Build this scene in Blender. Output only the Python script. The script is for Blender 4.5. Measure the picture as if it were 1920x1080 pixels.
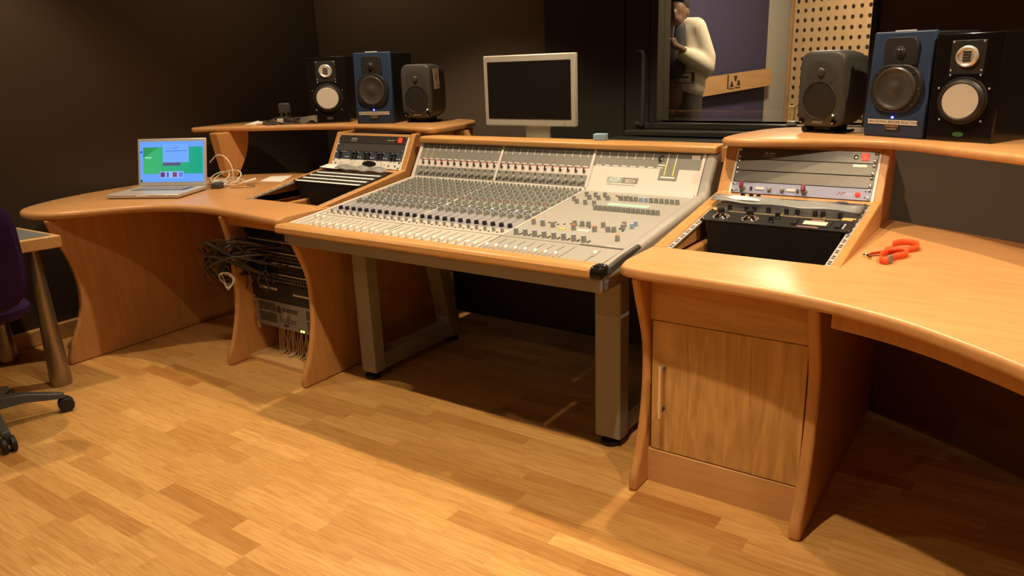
import bpy, bmesh, math, random
from mathutils import Matrix, Vector
random.seed(7)
for o in list(bpy.data.objects): bpy.data.objects.remove(o, do_unlink=True)
SC = bpy.context.scene
COL = SC.collection
R = math.radians
PI = math.pi

# ------------------------------------------------------------------ camera
CAMZ = 1.333
yaw, pit, rol, FPX = R(-35.316), R(16.615), R(-2.136), 1417.9
_f = Vector((math.sin(yaw)*math.cos(pit), math.cos(yaw)*math.cos(pit), -math.sin(pit)))
_r0 = Vector((math.cos(yaw), -math.sin(yaw), 0)); _u0 = _r0.cross(_f)
_r = _r0*math.cos(rol)+_u0*math.sin(rol); _u = -_r0*math.sin(rol)+_u0*math.cos(rol)
cd = bpy.data.cameras.new('camera'); cam = bpy.data.objects.new('camera', cd); COL.objects.link(cam)
cd.sensor_width = 36.0; cd.lens = FPX/1920*36.0; cd.clip_start = .05; cd.clip_end = 60
cam.matrix_world = Matrix(((_r.x, _u.x, -_f.x, 0), (_r.y, _u.y, -_f.y, 0), (_r.z, _u.z, -_f.z, CAMZ), (0, 0, 0, 1)))
SC.camera = cam

# ------------------------------------------------------------------ world, lights, exposure
w = bpy.data.worlds.new('world'); SC.world = w; w.use_nodes = True
w.node_tree.nodes['Background'].inputs[0].default_value = (1, .72, .42, 1)
w.node_tree.nodes['Background'].inputs[1].default_value = .006
SC.view_settings.view_transform = 'Standard'; SC.view_settings.look = 'None'
SC.view_settings.gamma = 1; SC.view_settings.use_curve_mapping = False
SC.view_settings.exposure = 1.05
CEIL = 2.6
def spot(name, loc, e, size=100, blend=.5, col=(1, .78, .52), rad=.025, tgt=None):
    l = bpy.data.lights.new(name, 'SPOT'); l.energy = e; l.spot_size = R(size); l.spot_blend = blend
    l.color = col; l.shadow_soft_size = rad
    o = bpy.data.objects.new(name, l); COL.objects.link(o); o.location = loc
    if tgt: o.rotation_euler = (Vector(tgt)-Vector(loc)).to_track_quat('-Z', 'Y').to_euler()
    return o
# two rows of ceiling downlights: one above the desks, one over the open floor
for x, e in ((-4.05, 4), (-2.66, 56), (-1.18, 57), (.3, 52)):
    spot('ceiling_downlight_and_fill', (x, 2.56, CEIL-.02), e, 96, .45)
for x, e in ((-3.74, 42), (-2.26, 15), (-.8, 68), (.6, 40)):
    spot('ceiling_downlight_and_fill', (x, 1.27, CEIL-.02), e, 105, .5)
for x, e in ((-3.0, 8), (-1.6, 10), (-.2, 10)):
    spot('ceiling_downlight_and_fill', (x, -.9, CEIL-.02), e, 150, .8)  # added wide fill behind the camera, lifts walls, speaker fronts and cabinet door
spot('ceiling_downlight_and_fill', (-3.55, 3.15, CEIL-.02), 7, 150, .8)  # added dim fill over the left shelf to brighten the walls there
# lamp in the ceiling of the booth behind the glass
al = bpy.data.lights.new('booth_lamp', 'AREA'); al.shape = 'DISK'; al.size = .35; al.energy = 42; al.color = (1, .80, .55)
ao = bpy.data.objects.new('booth_lamp', al); COL.objects.link(ao); ao.location = (-1.55, 5.9, 2.7)

# ------------------------------------------------------------------ materials
def M_(name, col, rough=.5, metal=0, spec=.5, emit=None, es=0, trans=0, alpha=1, ior=1.45):
    m = bpy.data.materials.new(name); m.use_nodes = True; b = m.node_tree.nodes['Principled BSDF']
    b.inputs['Base Color'].default_value = (*col, 1); b.inputs['Roughness'].default_value = rough
    b.inputs['Metallic'].default_value = metal; b.inputs['Specular IOR Level'].default_value = spec
    b.inputs['IOR'].default_value = ior
    if emit: b.inputs['Emission Color'].default_value = (*emit, 1); b.inputs['Emission Strength'].default_value = es
    if trans: b.inputs['Transmission Weight'].default_value = trans
    if alpha < 1: b.inputs['Alpha'].default_value = alpha
    # fine procedural relief / wear on every plain material
    nt = m.node_tree; tc = nt.nodes.new('ShaderNodeTexCoord'); n = nt.nodes.new('ShaderNodeTexNoise')
    n.inputs['Scale'].default_value = 35; n.inputs['Detail'].default_value = 3
    nt.links.new(tc.outputs['Object'], n.inputs['Vector'])
    mr = nt.nodes.new('ShaderNodeMapRange'); mr.inputs['To Min'].default_value = max(0, rough-.06); mr.inputs['To Max'].default_value = min(1, rough+.06)
    nt.links.new(n.outputs['Fac'], mr.inputs['Value']); nt.links.new(mr.outputs['Result'], b.inputs['Roughness'])
    return m
def wood(name, c1, c2, stretch, scale=9, rough=.38, rings=2.0, spec=.4):
    m = bpy.data.materials.new(name); m.use_nodes = True; nt = m.node_tree; b = nt.nodes['Principled BSDF']
    tc = nt.nodes.new('ShaderNodeTexCoord'); mp = nt.nodes.new('ShaderNodeMapping'); mp.inputs['Scale'].default_value = stretch
    nt.links.new(tc.outputs['Object'], mp.inputs['Vector'])
    n = nt.nodes.new('ShaderNodeTexNoise'); n.inputs['Scale'].default_value = scale; n.inputs['Detail'].default_value = 6; n.inputs['Distortion'].default_value = rings
    nt.links.new(mp.outputs['Vector'], n.inputs['Vector'])
    r = nt.nodes.new('ShaderNodeValToRGB'); r.color_ramp.elements[0].position = .3; r.color_ramp.elements[1].position = .72
    r.color_ramp.elements[0].color = (*c1, 1); r.color_ramp.elements[1].color = (*c2, 1)
    nt.links.new(n.outputs['Fac'], r.inputs['Fac']); nt.links.new(r.outputs['Color'], b.inputs['Base Color'])
    b.inputs['Roughness'].default_value = rough; b.inputs['Specular IOR Level'].default_value = spec
    return m
MAT = dict(
    beech=wood('beech_top', (.57, .285, .105), (.66, .345, .135), (1.2, 9, 9), 5, .32, .6),
    beech_v=wood('beech_panel', (.50, .235, .070), (.60, .295, .095), (9, 9, 1.0), 4, .4, .6),
    oak=wood('oak_door', (.47, .25, .07), (.72, .42, .14), (6.5, 6.5, .75), 3.0, .42, 2.6),
    oak_h=wood('oak_front', (.52, .275, .085), (.66, .365, .12), (1.1, 11, 11), 4, .42, 1.0),
    kick=wood('oak_kick', (.60, .33, .125), (.70, .41, .165), (1.2, 12, 12), 4, .34, .5),
    rail=wood('armrest_beech', (.52, .255, .075), (.66, .36, .125), (1.5, 45, 45), 2.2, .34, .3),
    black=M_('black', (.012, .011, .010), .55), blackg=M_('gloss_black', (.010, .008, .007), .14),
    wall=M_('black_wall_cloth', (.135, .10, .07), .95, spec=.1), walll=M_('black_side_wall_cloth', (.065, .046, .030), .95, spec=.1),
    ceil=M_('ceiling_paint', (.10, .08, .06), .9, spec=.1),
    dgrey=M_('dark_grey', (.06, .057, .052), .45), mgrey=M_('mid_grey', (.22, .20, .17), .45),
    steel=M_('grey_steel', (.30, .275, .23), .42, .0), cream=M_('cream_panel', (.69, .625, .575), .45),
    conesil=M_('spun_metal_cone', (.86, .80, .70), .30, .2), chan=M_('channel_grey', (.26, .255, .225), .5), greyp=M_('console_grey', (.36, .34, .30), .5), creamf=M_('cream_fader_panel', (.50, .46, .40), .5), violet=M_('console_violet', (.31, .29, .31), .5),
    bridge=M_('bridge_grey', (.235, .225, .20), .35), knob=M_('knob_grey', (.30, .30, .28), .4),
    knobg=M_('knob_green', (.30, .36, .31), .4), blue=M_('cap_blue', (.33, .42, .58), .4), red=M_('cap_red', (.62, .16, .09), .4),
    white=M_('white', (.85, .82, .75), .4), paper=M_('paper', (.86, .83, .78), .8), yellow=M_('yellow', (.85, .68, .12), .5),
    kblack=M_('knob_black', (.02, .02, .025), .3), silver=M_('silver', (.78, .76, .72), .32, .9), chrome=M_('chrome', (.8, .78, .74), .12, 1),
    alu=M_('aluminium', (.62, .58, .50), .36, .35), blank=M_('blank_panel', (.155, .14, .12), .42, .3),
    psblk=M_('ps_panel', (.07, .062, .055), .3, .4), neve=M_('blue_grey_panel', (.30, .31, .46), .45),
    rknob=M_('knob_red', (.20, .018, .035), .35), legm=M_('brushed_leg_metal', (.34, .29, .23), .3, .85), lcd=M_('lcd_green', (.40, .62, .54), .3), green=M_('badge_green', (.04, .13, .05), .3),
    tannoy=M_('blue_baffle', (.022, .044, .100), .5), lapsil=M_('laptop_silver', (.60, .55, .50), .35, .25), ringsil=M_('bright_silver', (.80, .76, .68), .30, .45), strip=M_('rack_strip_zinc', (.50, .47, .42), .4, .2), genelec=M_('dark_grey_cabinet', (.055, .052, .047), .48),
    cone=M_('woofer_cone', (.060, .055, .048), .34), rubber=M_('rubber', (.022, .020, .018), .5),
    purple=M_('purple_fabric', (.030, .012, .055), .9, spec=.1), tabletop=M_('table_laminate', (.16, .17, .16), .4),
    orange=M_('orange_ribbon', (.85, .115, .03), .6), lblue=M_('pale_blue', (.30, .48, .68), .5),
    cable=M_('cable_white', (.80, .74, .62), .45), beige=M_('cable_beige', (.52, .35, .17), .6), cabk=M_('cable_black', (.050, .038, .026), .42),
    ledr=M_('led_red', (.4, .012, .01), .4, emit=(1, .03, .015), es=.75), ledb=M_('led_blue', (.1, .1, .9), .4, emit=(.08, .10, 1), es=6),
    ledg=M_('led_green', (.2, .8, .3), .4, emit=(.4, 1, .5), es=2), ledy=M_('led_yellow', (.9, .7, .1), .4, emit=(1, .75, .1), es=2.5),
    meter=M_('meter_lit', (.6, .4, .2), .4, emit=(1, .72, .38), es=.45),
    skin=M_('skin', (.16, .085, .05), .55), hair=M_('hair', (.018, .014, .011), .8), jacket=M_('cream_jacket', (.56, .50, .38), .85),
    tee=M_('dark_tee', (.03, .03, .03), .8), trous=M_('dark_trousers', (.05, .045, .035), .8),
    bpur=M_('purple_booth_wall', (.058, .050, .100), .8), bbeige=M_('booth_beige', (.40, .37, .30), .8), bfloor=M_('booth_floor', (.18, .12, .07), .7),
    perf=wood('perforated_wood', (.58, .38, .19), (.66, .45, .24), (8, 8, 1.2), 3, .45, .5), booard=wood('booth_plank', (.48, .27, .11), (.58, .35, .15), (1, 1, 12), 4, .4, .5),
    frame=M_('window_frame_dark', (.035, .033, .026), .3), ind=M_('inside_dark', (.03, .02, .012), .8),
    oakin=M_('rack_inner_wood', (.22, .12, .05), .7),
    bluegear=M_('blue_black_gear', (.045, .055, .085), .4), dkscreen=M_('dark_screen', (.012, .010, .009), .25),
    gold=M_('gold_print', (.55, .38, .12), .4), wtxt=M_('white_print', (.75, .72, .66), .6), btxt=M_('black_print', (.04, .03, .03), .7),
    tealtag=M_('teal_tag', (.33, .42, .38), .5), grytag=M_('grey_tag', (.24, .21, .17), .5), pinkl=M_('pink_print', (.58, .25, .22), .5),
    redlogo=M_('red_print', (.5, .05, .05), .5), stand=M_('anodised_stand', (.50, .45, .36), .38, .3),
)
def glassy(name, tint, refl, rough=.02, ior=1.5):
    m = bpy.data.materials.new(name); m.use_nodes = True; nt = m.node_tree
    for n in list(nt.nodes): nt.nodes.remove(n)
    o = nt.nodes.new('ShaderNodeOutputMaterial'); t = nt.nodes.new('ShaderNodeBsdfTransparent'); g = nt.nodes.new('ShaderNodeBsdfGlossy')
    t.inputs[0].default_value = (*tint, 1); g.inputs['Roughness'].default_value = rough
    fr = nt.nodes.new('ShaderNodeFresnel'); fr.inputs[0].default_value = ior
    mm = nt.nodes.new('ShaderNodeMath'); mm.operation = 'MULTIPLY'; mm.inputs[1].default_value = refl
    mx = nt.nodes.new('ShaderNodeMixShader')
    nt.links.new(fr.outputs[0], mm.inputs[0]); nt.links.new(mm.outputs[0], mx.inputs[0])
    nt.links.new(t.outputs[0], mx.inputs[1]); nt.links.new(g.outputs[0], mx.inputs[2]); nt.links.new(mx.outputs[0], o.inputs[0])
    return m
MAT['glass'] = glassy('window_glass', (.86, .86, .86), 1.0)
MAT['plastic'] = glassy('clear_plastic_bag', (.86, .87, .87), 1.6, .28, 1.35)
_nt = MAT['plastic'].node_tree; _mx = [n for n in _nt.nodes if n.type == 'MIX_SHADER'][0]; _o = [n for n in _nt.nodes if n.type == 'OUTPUT_MATERIAL'][0]
_df = _nt.nodes.new('ShaderNodeBsdfDiffuse'); _df.inputs[0].default_value = (.62, .62, .60, 1); _m2 = _nt.nodes.new('ShaderNodeMixShader'); _m2.inputs[0].default_value = .2
_nt.links.new(_mx.outputs[0], _m2.inputs[1]); _nt.links.new(_df.outputs[0], _m2.inputs[2]); _nt.links.new(_m2.outputs[0], _o.inputs[0])
# parquet: tone per strip from the strip's own attribute, grain from noise
def parquet():
    m = bpy.data.materials.new('oak_parquet'); m.use_nodes = True; nt = m.node_tree; b = nt.nodes['Principled BSDF']
    at = nt.nodes.new('ShaderNodeAttribute'); at.attribute_name = 'tone'
    geo = nt.nodes.new('ShaderNodeNewGeometry')
    add = nt.nodes.new('ShaderNodeVectorMath'); add.operation = 'MULTIPLY_ADD'
    nt.links.new(at.outputs['Color'], add.inputs[0]); add.inputs[1].default_value = (37, 53, 11); nt.links.new(geo.outputs['Position'], add.inputs[2])
    mp = nt.nodes.new('ShaderNodeMapping'); mp.inputs['Scale'].default_value = (1.6, 22, 1); nt.links.new(add.outputs[0], mp.inputs['Vector'])
    n = nt.nodes.new('ShaderNodeTexNoise'); n.inputs['Scale'].default_value = 3.0; n.inputs['Detail'].default_value = 8; n.inputs['Distortion'].default_value = 1.8
    nt.links.new(mp.outputs['Vector'], n.inputs['Vector'])
    r1 = nt.nodes.new('ShaderNodeValToRGB'); e = r1.color_ramp.elements
    e[0].color = (.44, .20, .050, 1); e[1].color = (.70, .40, .135, 1); e[0].position = .0; e[1].position = 1.0
    k = r1.color_ramp.elements.new(.35); k.color = (.58, .31, .092, 1)
    sx = nt.nodes.new('ShaderNodeSeparateColor'); nt.links.new(at.outputs['Color'], sx.inputs[0]); nt.links.new(sx.outputs[0], r1.inputs['Fac'])
    r2 = nt.nodes.new('ShaderNodeValToRGB'); r2.color_ramp.elements[0].position = .34; r2.color_ramp.elements[1].position = .6
    r2.color_ramp.elements[0].color = (.80, .72, .62, 1); r2.color_ramp.elements[1].color = (1, 1, 1, 1); nt.links.new(n.outputs['Fac'], r2.inputs['Fac'])
    mx = nt.nodes.new('ShaderNodeMix'); mx.data_type = 'RGBA'; mx.blend_type = 'MULTIPLY'; mx.inputs[0].default_value = 1
    nt.links.new(r1.outputs['Color'], mx.inputs[6]); nt.links.new(r2.outputs['Color'], mx.inputs[7]); nt.links.new(mx.outputs[2], b.inputs['Base Color'])
    b.inputs['Roughness'].default_value = .36; b.inputs['Specular IOR Level'].default_value = .35
    return m
MAT['parquet'] = parquet()
def screen_mat():
    # the picture the laptop shows: UV-mapped panel with green photo, pale windows, small pictures
    m = bpy.data.materials.new('laptop_picture'); m.use_nodes = True; nt = m.node_tree; b = nt.nodes['Principled BSDF']
    tc = nt.nodes.new('ShaderNodeTexCoord'); sp = nt.nodes.new('ShaderNodeSeparateXYZ'); nt.links.new(tc.outputs['UV'], sp.inputs[0])
    def cmp(src, op, v):
        n = nt.nodes.new('ShaderNodeMath'); n.operation = op; nt.links.new(src, n.inputs[0]); n.inputs[1].default_value = v; return n.outputs[0]
    def mul(a, c):
        n = nt.nodes.new('ShaderNodeMath'); n.operation = 'MULTIPLY'; nt.links.new(a, n.inputs[0]); nt.links.new(c, n.inputs[1]); return n.outputs[0]
    X, Y = sp.outputs[0], sp.outputs[1]
    def rect(x0, x1, y0, y1): return mul(mul(cmp(X, 'GREATER_THAN', x0), cmp(X, 'LESS_THAN', x1)), mul(cmp(Y, 'GREATER_THAN', y0), cmp(Y, 'LESS_THAN', y1)))
    cur = None
    def over(prev, mask, col):
        n = nt.nodes.new('ShaderNodeMix'); n.data_type = 'RGBA'; nt.links.new(mask, n.inputs[0])
        if isinstance(prev, tuple): n.inputs[6].default_value = (*prev, 1)
        else: nt.links.new(prev, n.inputs[6])
        if isinstance(col, tuple): n.inputs[7].default_value = (*col, 1)
        else: nt.links.new(col, n.inputs[7])
        return n.outputs[2]
    gr = nt.nodes.new('ShaderNodeValToRGB'); gr.color_ramp.elements[0].color = (.06, .46, .15, 1); gr.color_ramp.elements[1].color = (.01, .36, .24, 1)
    nt.links.new(X, gr.inputs['Fac'])
    cur = (.14, .36, .95)
    cur = over(cur, rect(.05, .985, .20, .86), gr.outputs['Color'])
    tri = nt.nodes.new('ShaderNodeMath'); tri.operation = 'SUBTRACT'; nt.links.new(Y, tri.inputs[0]); nt.links.new(X, tri.inputs[1])
    cur = over(cur, mul(rect(.05, .3, .2, .86), cmp(tri.outputs[0], 'GREATER_THAN', .55)), (.03, .30, .10))
    cur = over(cur, rect(.36, .64, .40, .48), (.10, .10, .20))
    cur = over(cur, rect(.36, .77, .48, .93), (.17, .40, .98))
    cur = over(cur, rect(.40, .74, .755, .77), (.05, .13, .5)); cur = over(cur, rect(.41, .60, .82, .83), (.08, .2, .7)); cur = over(cur, rect(.56, .60, .85, .865), (.05, .12, .5))
    cur = over(cur, rect(.08, .18, .595, .615), (.55, .85, .9)); cur = over(cur, rect(.0, .04, .72, .77), (.01, .12, .8))
    cur = over(cur, rect(.31, .68, .10, .26), (.30, .48, .98))
    for x0, x1, c in ((.32, .39, (.14, .05, .16)), (.42, .45, (.05, .10, .4)), (.51, .58, (.22, .06, .14)), (.61, .67, (.10, .22, .75))):
        cur = over(cur, rect(x0, x1, .12, .24), c)
    cur = over(cur, rect(.0, .035, .0, .06), (.02, .12, .05))
    b.inputs['Base Color'].default_value = (0, 0, 0, 1)
    nt.links.new(cur, b.inputs['Emission Color']); b.inputs['Emission Strength'].default_value = .5; b.inputs['Roughness'].default_value = .3
    return m
MAT['screen'] = screen_mat()

# ------------------------------------------------------------------ builders
TM = {}
def thing(name, label, cat, loc=(0, 0, 0), rz=0, group=None):
    o = bpy.data.objects.new(name, None); COL.objects.link(o); o.location = loc; o.rotation_euler = (0, 0, rz); o.empty_display_size = .05
    o['label'] = label; o['category'] = cat
    if group: o['group'] = group
    TM[o] = Matrix.Translation(loc) @ Matrix.Rotation(rz, 4, 'Z')
    return o
def tag(o, label, cat, group=None):
    o['label'] = label; o['category'] = cat
    if group: o['group'] = group
    return o
class MB:
    def __init__(s, M=None): s.v = []; s.f = []; s.M = M or Matrix()
    def add(s, vs, fs):
        k = len(s.v); s.v += [s.M @ Vector(p) for p in vs]; s.f += [tuple(k+i for i in f) for f in fs]; return s
    def box(s, x0, x1, y0, y1, z0, z1):
        return s.add([(x, y, z) for z in (z0, z1) for y in (y0, y1) for x in (x0, x1)],
                     [(0, 2, 3, 1), (4, 5, 7, 6), (0, 1, 5, 4), (2, 6, 7, 3), (0, 4, 6, 2), (1, 3, 7, 5)])
    def prism(s, poly, a0, a1, ax='Z'):
        n = len(poly)
        def P(p, a): return (p[0], p[1], a) if ax == 'Z' else ((a, p[0], p[1]) if ax == 'X' else (p[0], a, p[1]))
        vs = [P(p, a0) for p in poly]+[P(p, a1) for p in poly]
        return s.add(vs, [tuple(range(n-1, -1, -1)), tuple(range(n, 2*n))]+[(i, (i+1) % n, n+(i+1) % n, n+i) for i in range(n)])
    def cyl(s, p0, p1, r0, r1=None, n=14, cap=True):
        p0, p1 = Vector(p0), Vector(p1); r1 = r0 if r1 is None else r1; d = (p1-p0).normalized()
        a = d.orthogonal().normalized(); b = d.cross(a)
        vs = [p+(a*math.cos(2*PI*i/n)+b*math.sin(2*PI*i/n))*r for p, r in ((p0, r0), (p1, r1)) for i in range(n)]
        fs = [(i, (i+1) % n, n+(i+1) % n, n+i) for i in range(n)]
        if cap: fs += [tuple(range(n-1, -1, -1)), tuple(range(n, 2*n))]
        return s.add(vs, fs)
    def lathe(s, prof, c=(0, 0, 0), axis=(0, 0, 1), n=28, sx=1):
        d = Vector(axis).normalized(); a = d.orthogonal().normalized(); b = d.cross(a)
        if abs(d.y) > .99 or abs(d.z) > .99: a = Vector((1, 0, 0)); b = d.cross(a)
        c = Vector(c); vs = []; fs = []
        for r, h in prof:
            for i in range(n): vs.append(c+d*h+a*(r*sx*math.cos(2*PI*i/n))+b*(r*math.sin(2*PI*i/n)))
        for k in range(len(prof)-1):
            for i in range(n): fs.append((k*n+i, k*n+(i+1) % n, (k+1)*n+(i+1) % n, (k+1)*n+i))
        if prof[0][0] > 1e-6: fs.append(tuple(range(n-1, -1, -1)))
        if prof[-1][0] > 1e-6: fs.append(tuple((len(prof)-1)*n+i for i in range(n)))
        return s.add(vs, fs)
    def tube(s, pts, r, n=6):
        pts = [Vector(p) for p in pts]; vs = []; fs = []; a = None
        for i, p in enumerate(pts):
            d = (pts[min(i+1, len(pts)-1)]-pts[max(i-1, 0)]).normalized()
            a = d.orthogonal().normalized() if a is None else (a-d*a.dot(d)).normalized()
            b = d.cross(a)
            vs += [p+(a*math.cos(2*PI*k/n)+b*math.sin(2*PI*k/n))*r for k in range(n)]
        for i in range(len(pts)-1):
            fs += [(i*n+k, i*n+(k+1) % n, (i+1)*n+(k+1) % n, (i+1)*n+k) for k in range(n)]
        fs += [tuple(range(n-1, -1, -1)), tuple((len(pts)-1)*n+k for k in range(n))]
        return s.add(vs, fs)
    def ball(s, c, r, n=12, m=8, sc=(1, 1, 1)):
        vs = [(c[0], c[1], c[2]-r*sc[2])]; fs = []
        for j in range(1, m):
            t = -PI/2+PI*j/m
            vs += [(c[0]+r*sc[0]*math.cos(t)*math.cos(2*PI*i/n), c[1]+r*sc[1]*math.cos(t)*math.sin(2*PI*i/n), c[2]+r*sc[2]*math.sin(t)) for i in range(n)]
        vs.append((c[0], c[1], c[2]+r*sc[2])); L = len(vs)-1
        fs += [(0, 1+(i+1) % n, 1+i) for i in range(n)]
        for j in range(m-2): fs += [(1+j*n+i, 1+j*n+(i+1) % n, 1+(j+1)*n+(i+1) % n, 1+(j+1)*n+i) for i in range(n)]
        fs += [(1+(m-2)*n+i, 1+(m-2)*n+(i+1) % n, L) for i in range(n)]
        return s.add(vs, fs)
    def ribbon(s, pts, wv, th=.0008):
        # strip along pts; wv(i) gives half-width vector
        vs = []; n = len(pts)
        for i, p in enumerate(pts): p = Vector(p); h = Vector(wv(i)); vs += [p-h, p+h]
        return s.add(vs, [(2*i, 2*i+1, 2*i+3, 2*i+2) for i in range(n-1)])
    def mesh(s, name, mat=None, smooth=True):
        me = bpy.data.meshes.new(name); me.from_pydata([tuple(v) for v in s.v], [], s.f); me.validate()
        if mat: me.materials.append(MAT[mat] if isinstance(mat, str) else mat)
        if smooth:
            me.polygons.foreach_set('use_smooth', [True]*len(me.polygons)); me.set_sharp_from_angle(angle=R(38))
        me.update(); return me
    def build(s, name, mat, parent=None, bev=0, seg=2, world=False, smooth=True, kind=None, pred=None, solid=0):
        if world and parent is not None:
            top = parent
            I = TM[top].inverted() if top in TM else Matrix(); s.v = [I @ v for v in s.v]
        me = s.mesh(name, mat, smooth)
        if pred:
            bm = bmesh.new(); bm.from_mesh(me); I = TM[parent] if (world and parent in TM) else Matrix()
            es = [e for e in bm.edges if all(pred(I @ v.co) for v in e.verts) and abs(e.verts[0].co.z-e.verts[1].co.z) < 1e-5 and len(e.link_faces) == 2 and e.calc_face_angle(0) > 1]
            bmesh.ops.bevel(bm, geom=es, offset=bev, segments=seg, affect='EDGES', profile=.5, clamp_overlap=True)
            bm.to_mesh(me); bm.free(); bev = 0
            me.polygons.foreach_set('use_smooth', [True]*len(me.polygons)); me.set_sharp_from_angle(angle=R(38))
        o = bpy.data.objects.new(name, me); COL.objects.link(o)
        if parent is not None:
            o.parent = parent
            if parent in TM: TM.setdefault(o, TM[parent])
        else: TM[o] = Matrix()
        if bev:
            m = o.modifiers.new('bevel', 'BEVEL'); m.width = bev; m.segments = seg; m.limit_method = 'ANGLE'; m.angle_limit = R(40); m.use_clamp_overlap = True
        if solid:
            m = o.modifiers.new('solid', 'SOLIDIFY'); m.thickness = solid; m.offset = 0
        if kind: o['kind'] = kind
        return o
def inst(name, me, parent, M, world=False):
    o = bpy.data.objects.new(name, me); COL.objects.link(o); o.parent = parent
    if world and parent in TM: M = TM[parent].inverted() @ M
    o.matrix_basis = M; return o
def struct(o): o['kind'] = 'structure'; return o
def frame(O, u, v):
    u = Vector(u).normalized(); v = Vector(v).normalized(); n = u.cross(v)
    return Matrix(((u.x, v.x, n.x, O[0]), (u.y, v.y, n.y, O[1]), (u.z, v.z, n.z, O[2]), (0, 0, 0, 1)))
def text(s, size, mat, parent, M, name='lettering', world=False, align='CENTER', ex=.0002, shear=0, sx=1):
    c = bpy.data.curves.new('t', 'FONT'); c.body = s; c.size = size; c.align_x = align; c.align_y = 'CENTER'; c.extrude = ex; c.shear = shear; c.resolution_u = 3
    t = bpy.data.objects.new('t', c); COL.objects.link(t)
    dg = bpy.context.evaluated_depsgraph_get(); me = bpy.data.meshes.new_from_object(t.evaluated_get(dg))
    bpy.data.objects.remove(t); me.materials.clear(); me.materials.append(MAT[mat]); me.name = name
    M = M @ Matrix.Diagonal((sx, 1, 1, 1))
    if world and parent in TM: M = TM[parent].inverted() @ M
    me.transform(M)
    o = bpy.data.objects.new(name, me); COL.objects.link(o); o.parent = parent; return o
def spline(pts, n=8, closed=False):
    P = [Vector(p) for p in pts]; out = []; L = len(P)
    rng = range(L if closed else L-1)
    for i in rng:
        p1, p2 = P[i], P[(i+1) % L]
        p0 = P[(i-1) % L] if (closed or i > 0) else p1*2-p2
        p3 = P[(i+2) % L] if (closed or i+2 < L) else p2*2-p1
        for k in range(n):
            t = k/n
            out.append(.5*((2*p1)+(p2-p0)*t+(2*p0-5*p1+4*p2-p3)*t*t+(3*p1-p0-3*p2+p3)*t**3))
    if not closed: out.append(P[-1])
    return out
def sp2(pts, n=6): return [(p.x, p.y) for p in spline([(a, b, 0) for a, b in pts], n)]
def capsules(name, mat, parent, segs, vox=.012, smooth=6, extra=None):
    m = MB()
    for a, ra, b, rb in segs:
        m.ball(a, ra, 14, 9); m.ball(b, rb, 14, 9); m.cyl(a, b, ra, rb, 14)
    if extra: extra(m)
    o = m.build(name, mat, parent)
    r = o.modifiers.new('remesh', 'REMESH'); r.mode = 'VOXEL'; r.voxel_size = vox; r.use_smooth_shade = True
    k = o.modifiers.new('smooth', 'SMOOTH'); k.factor = .5; k.iterations = smooth
    return o

# ------------------------------------------------------------------ room shell
XL, XR, YB, YF = -4.22, 2.2, 3.75, -2.2
fl = struct(MB().box(XL-.1, XR+.1, YF-.1, 8.4, -.12, -.012).build('floor', 'ind'))
# parquet strips laid along the desk front
SW = .064
strips = []; y = YF; row = 0
while y < YB:
    x = XL-random.uniform(0, .4)
    while x < XR:
        L = random.choice((.28, .34, .40, .40, .46)); strips.append((max(x, XL), min(x+L, XR), y, y+SW)); x += L
    y += SW
def px(p):
    v = Vector(p)-Vector((0, 0, CAMZ)); d = v.dot(_f)
    return (960+FPX*v.dot(_r)/d, 540-FPX*v.dot(_u)/d, d) if d > .2 else (-9999, -9999, 99)
def score(s):
    a = px(((s[0]+s[1])/2, (s[2]+s[3])/2, 0))
    ins = -60 < a[0] < 1980 and 560 < a[1] < 1130
    hid = s[2] > 2.35
    return (0 if (ins and not hid) else 1, a[2])
strips = [s for s in strips if s[1]-s[0] > .02]; strips.sort(key=score)
def tone_attr(me, tones):
    at = me.attributes.new('tone', 'FLOAT_COLOR', 'FACE')
    for i, t in enumerate(tones): at.data[i].color = (t, (t*7.31) % 1, (t*3.77) % 1, 1)
def strip_geo(m, s):
    g = .00012; m.box(s[0]+g, s[1]-g, s[2]+g, s[3]-g, -.012, random.uniform(-.00015, .0))
def rtone(): return min(1, max(0, random.gauss(.56, .21))) if random.random() > .07 else random.uniform(.02, .25)
for s in strips[:300]:
    m = MB(); strip_geo(m, s); o = m.build('plank', 'parquet', fl, smooth=False); tone_attr(o.data, [rtone()]*6)
m = MB(); tn = []
for s in strips[300:]: strip_geo(m, s); tn += [rtone()]*6
o = m.build('planks', 'parquet', fl, smooth=False, kind='stuff'); tone_attr(o.data, tn)

struct(MB().box(XL-.1, XR+.1, YF-.1, YB+.12, CEIL, CEIL+.1).build('ceiling', 'ceil'))
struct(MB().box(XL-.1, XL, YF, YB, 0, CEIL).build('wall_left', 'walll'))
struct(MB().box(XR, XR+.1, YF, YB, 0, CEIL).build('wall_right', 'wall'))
struct(MB().box(XL-.1, XR+.1, YF-.1, YF, 0, CEIL).build('wall_front', 'wall'))
WX0, WX1, WZ0, WZ1 = -1.700, -.678, 1.005, 2.35     # window opening in the back wall
m = MB(); m.box(XL-.1, WX0, YB, YB+.12, 0, CEIL); m.box(WX1, XR+.1, YB, YB+.12, 0, CEIL); m.box(WX0, WX1, YB, YB+.12, 0, WZ0); m.box(WX0, WX1, YB, YB+.12, WZ1, CEIL)
struct(m.build('wall_back', 'wall'))
struct(MB().box(XL, XL+.035, YF, 3.0, 0, .085).build('baseboard_left', 'kick', bev=.006))
win = struct(MB().box(WX0, WX1, YB-.03, YB+.13, WZ1-.03, WZ1+.02).build('window_1', 'frame', bev=.003))
MB().box(WX0-.02, WX0+.022, YB-.03, YB+.13, WZ0, WZ1-.03).build('jamb', 'frame', win, bev=.003); MB().box(WX1-.01, WX1+.015, YB-.03, YB+.13, WZ0, WZ1-.03).build('jamb', 'frame', win, bev=.003)
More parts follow.
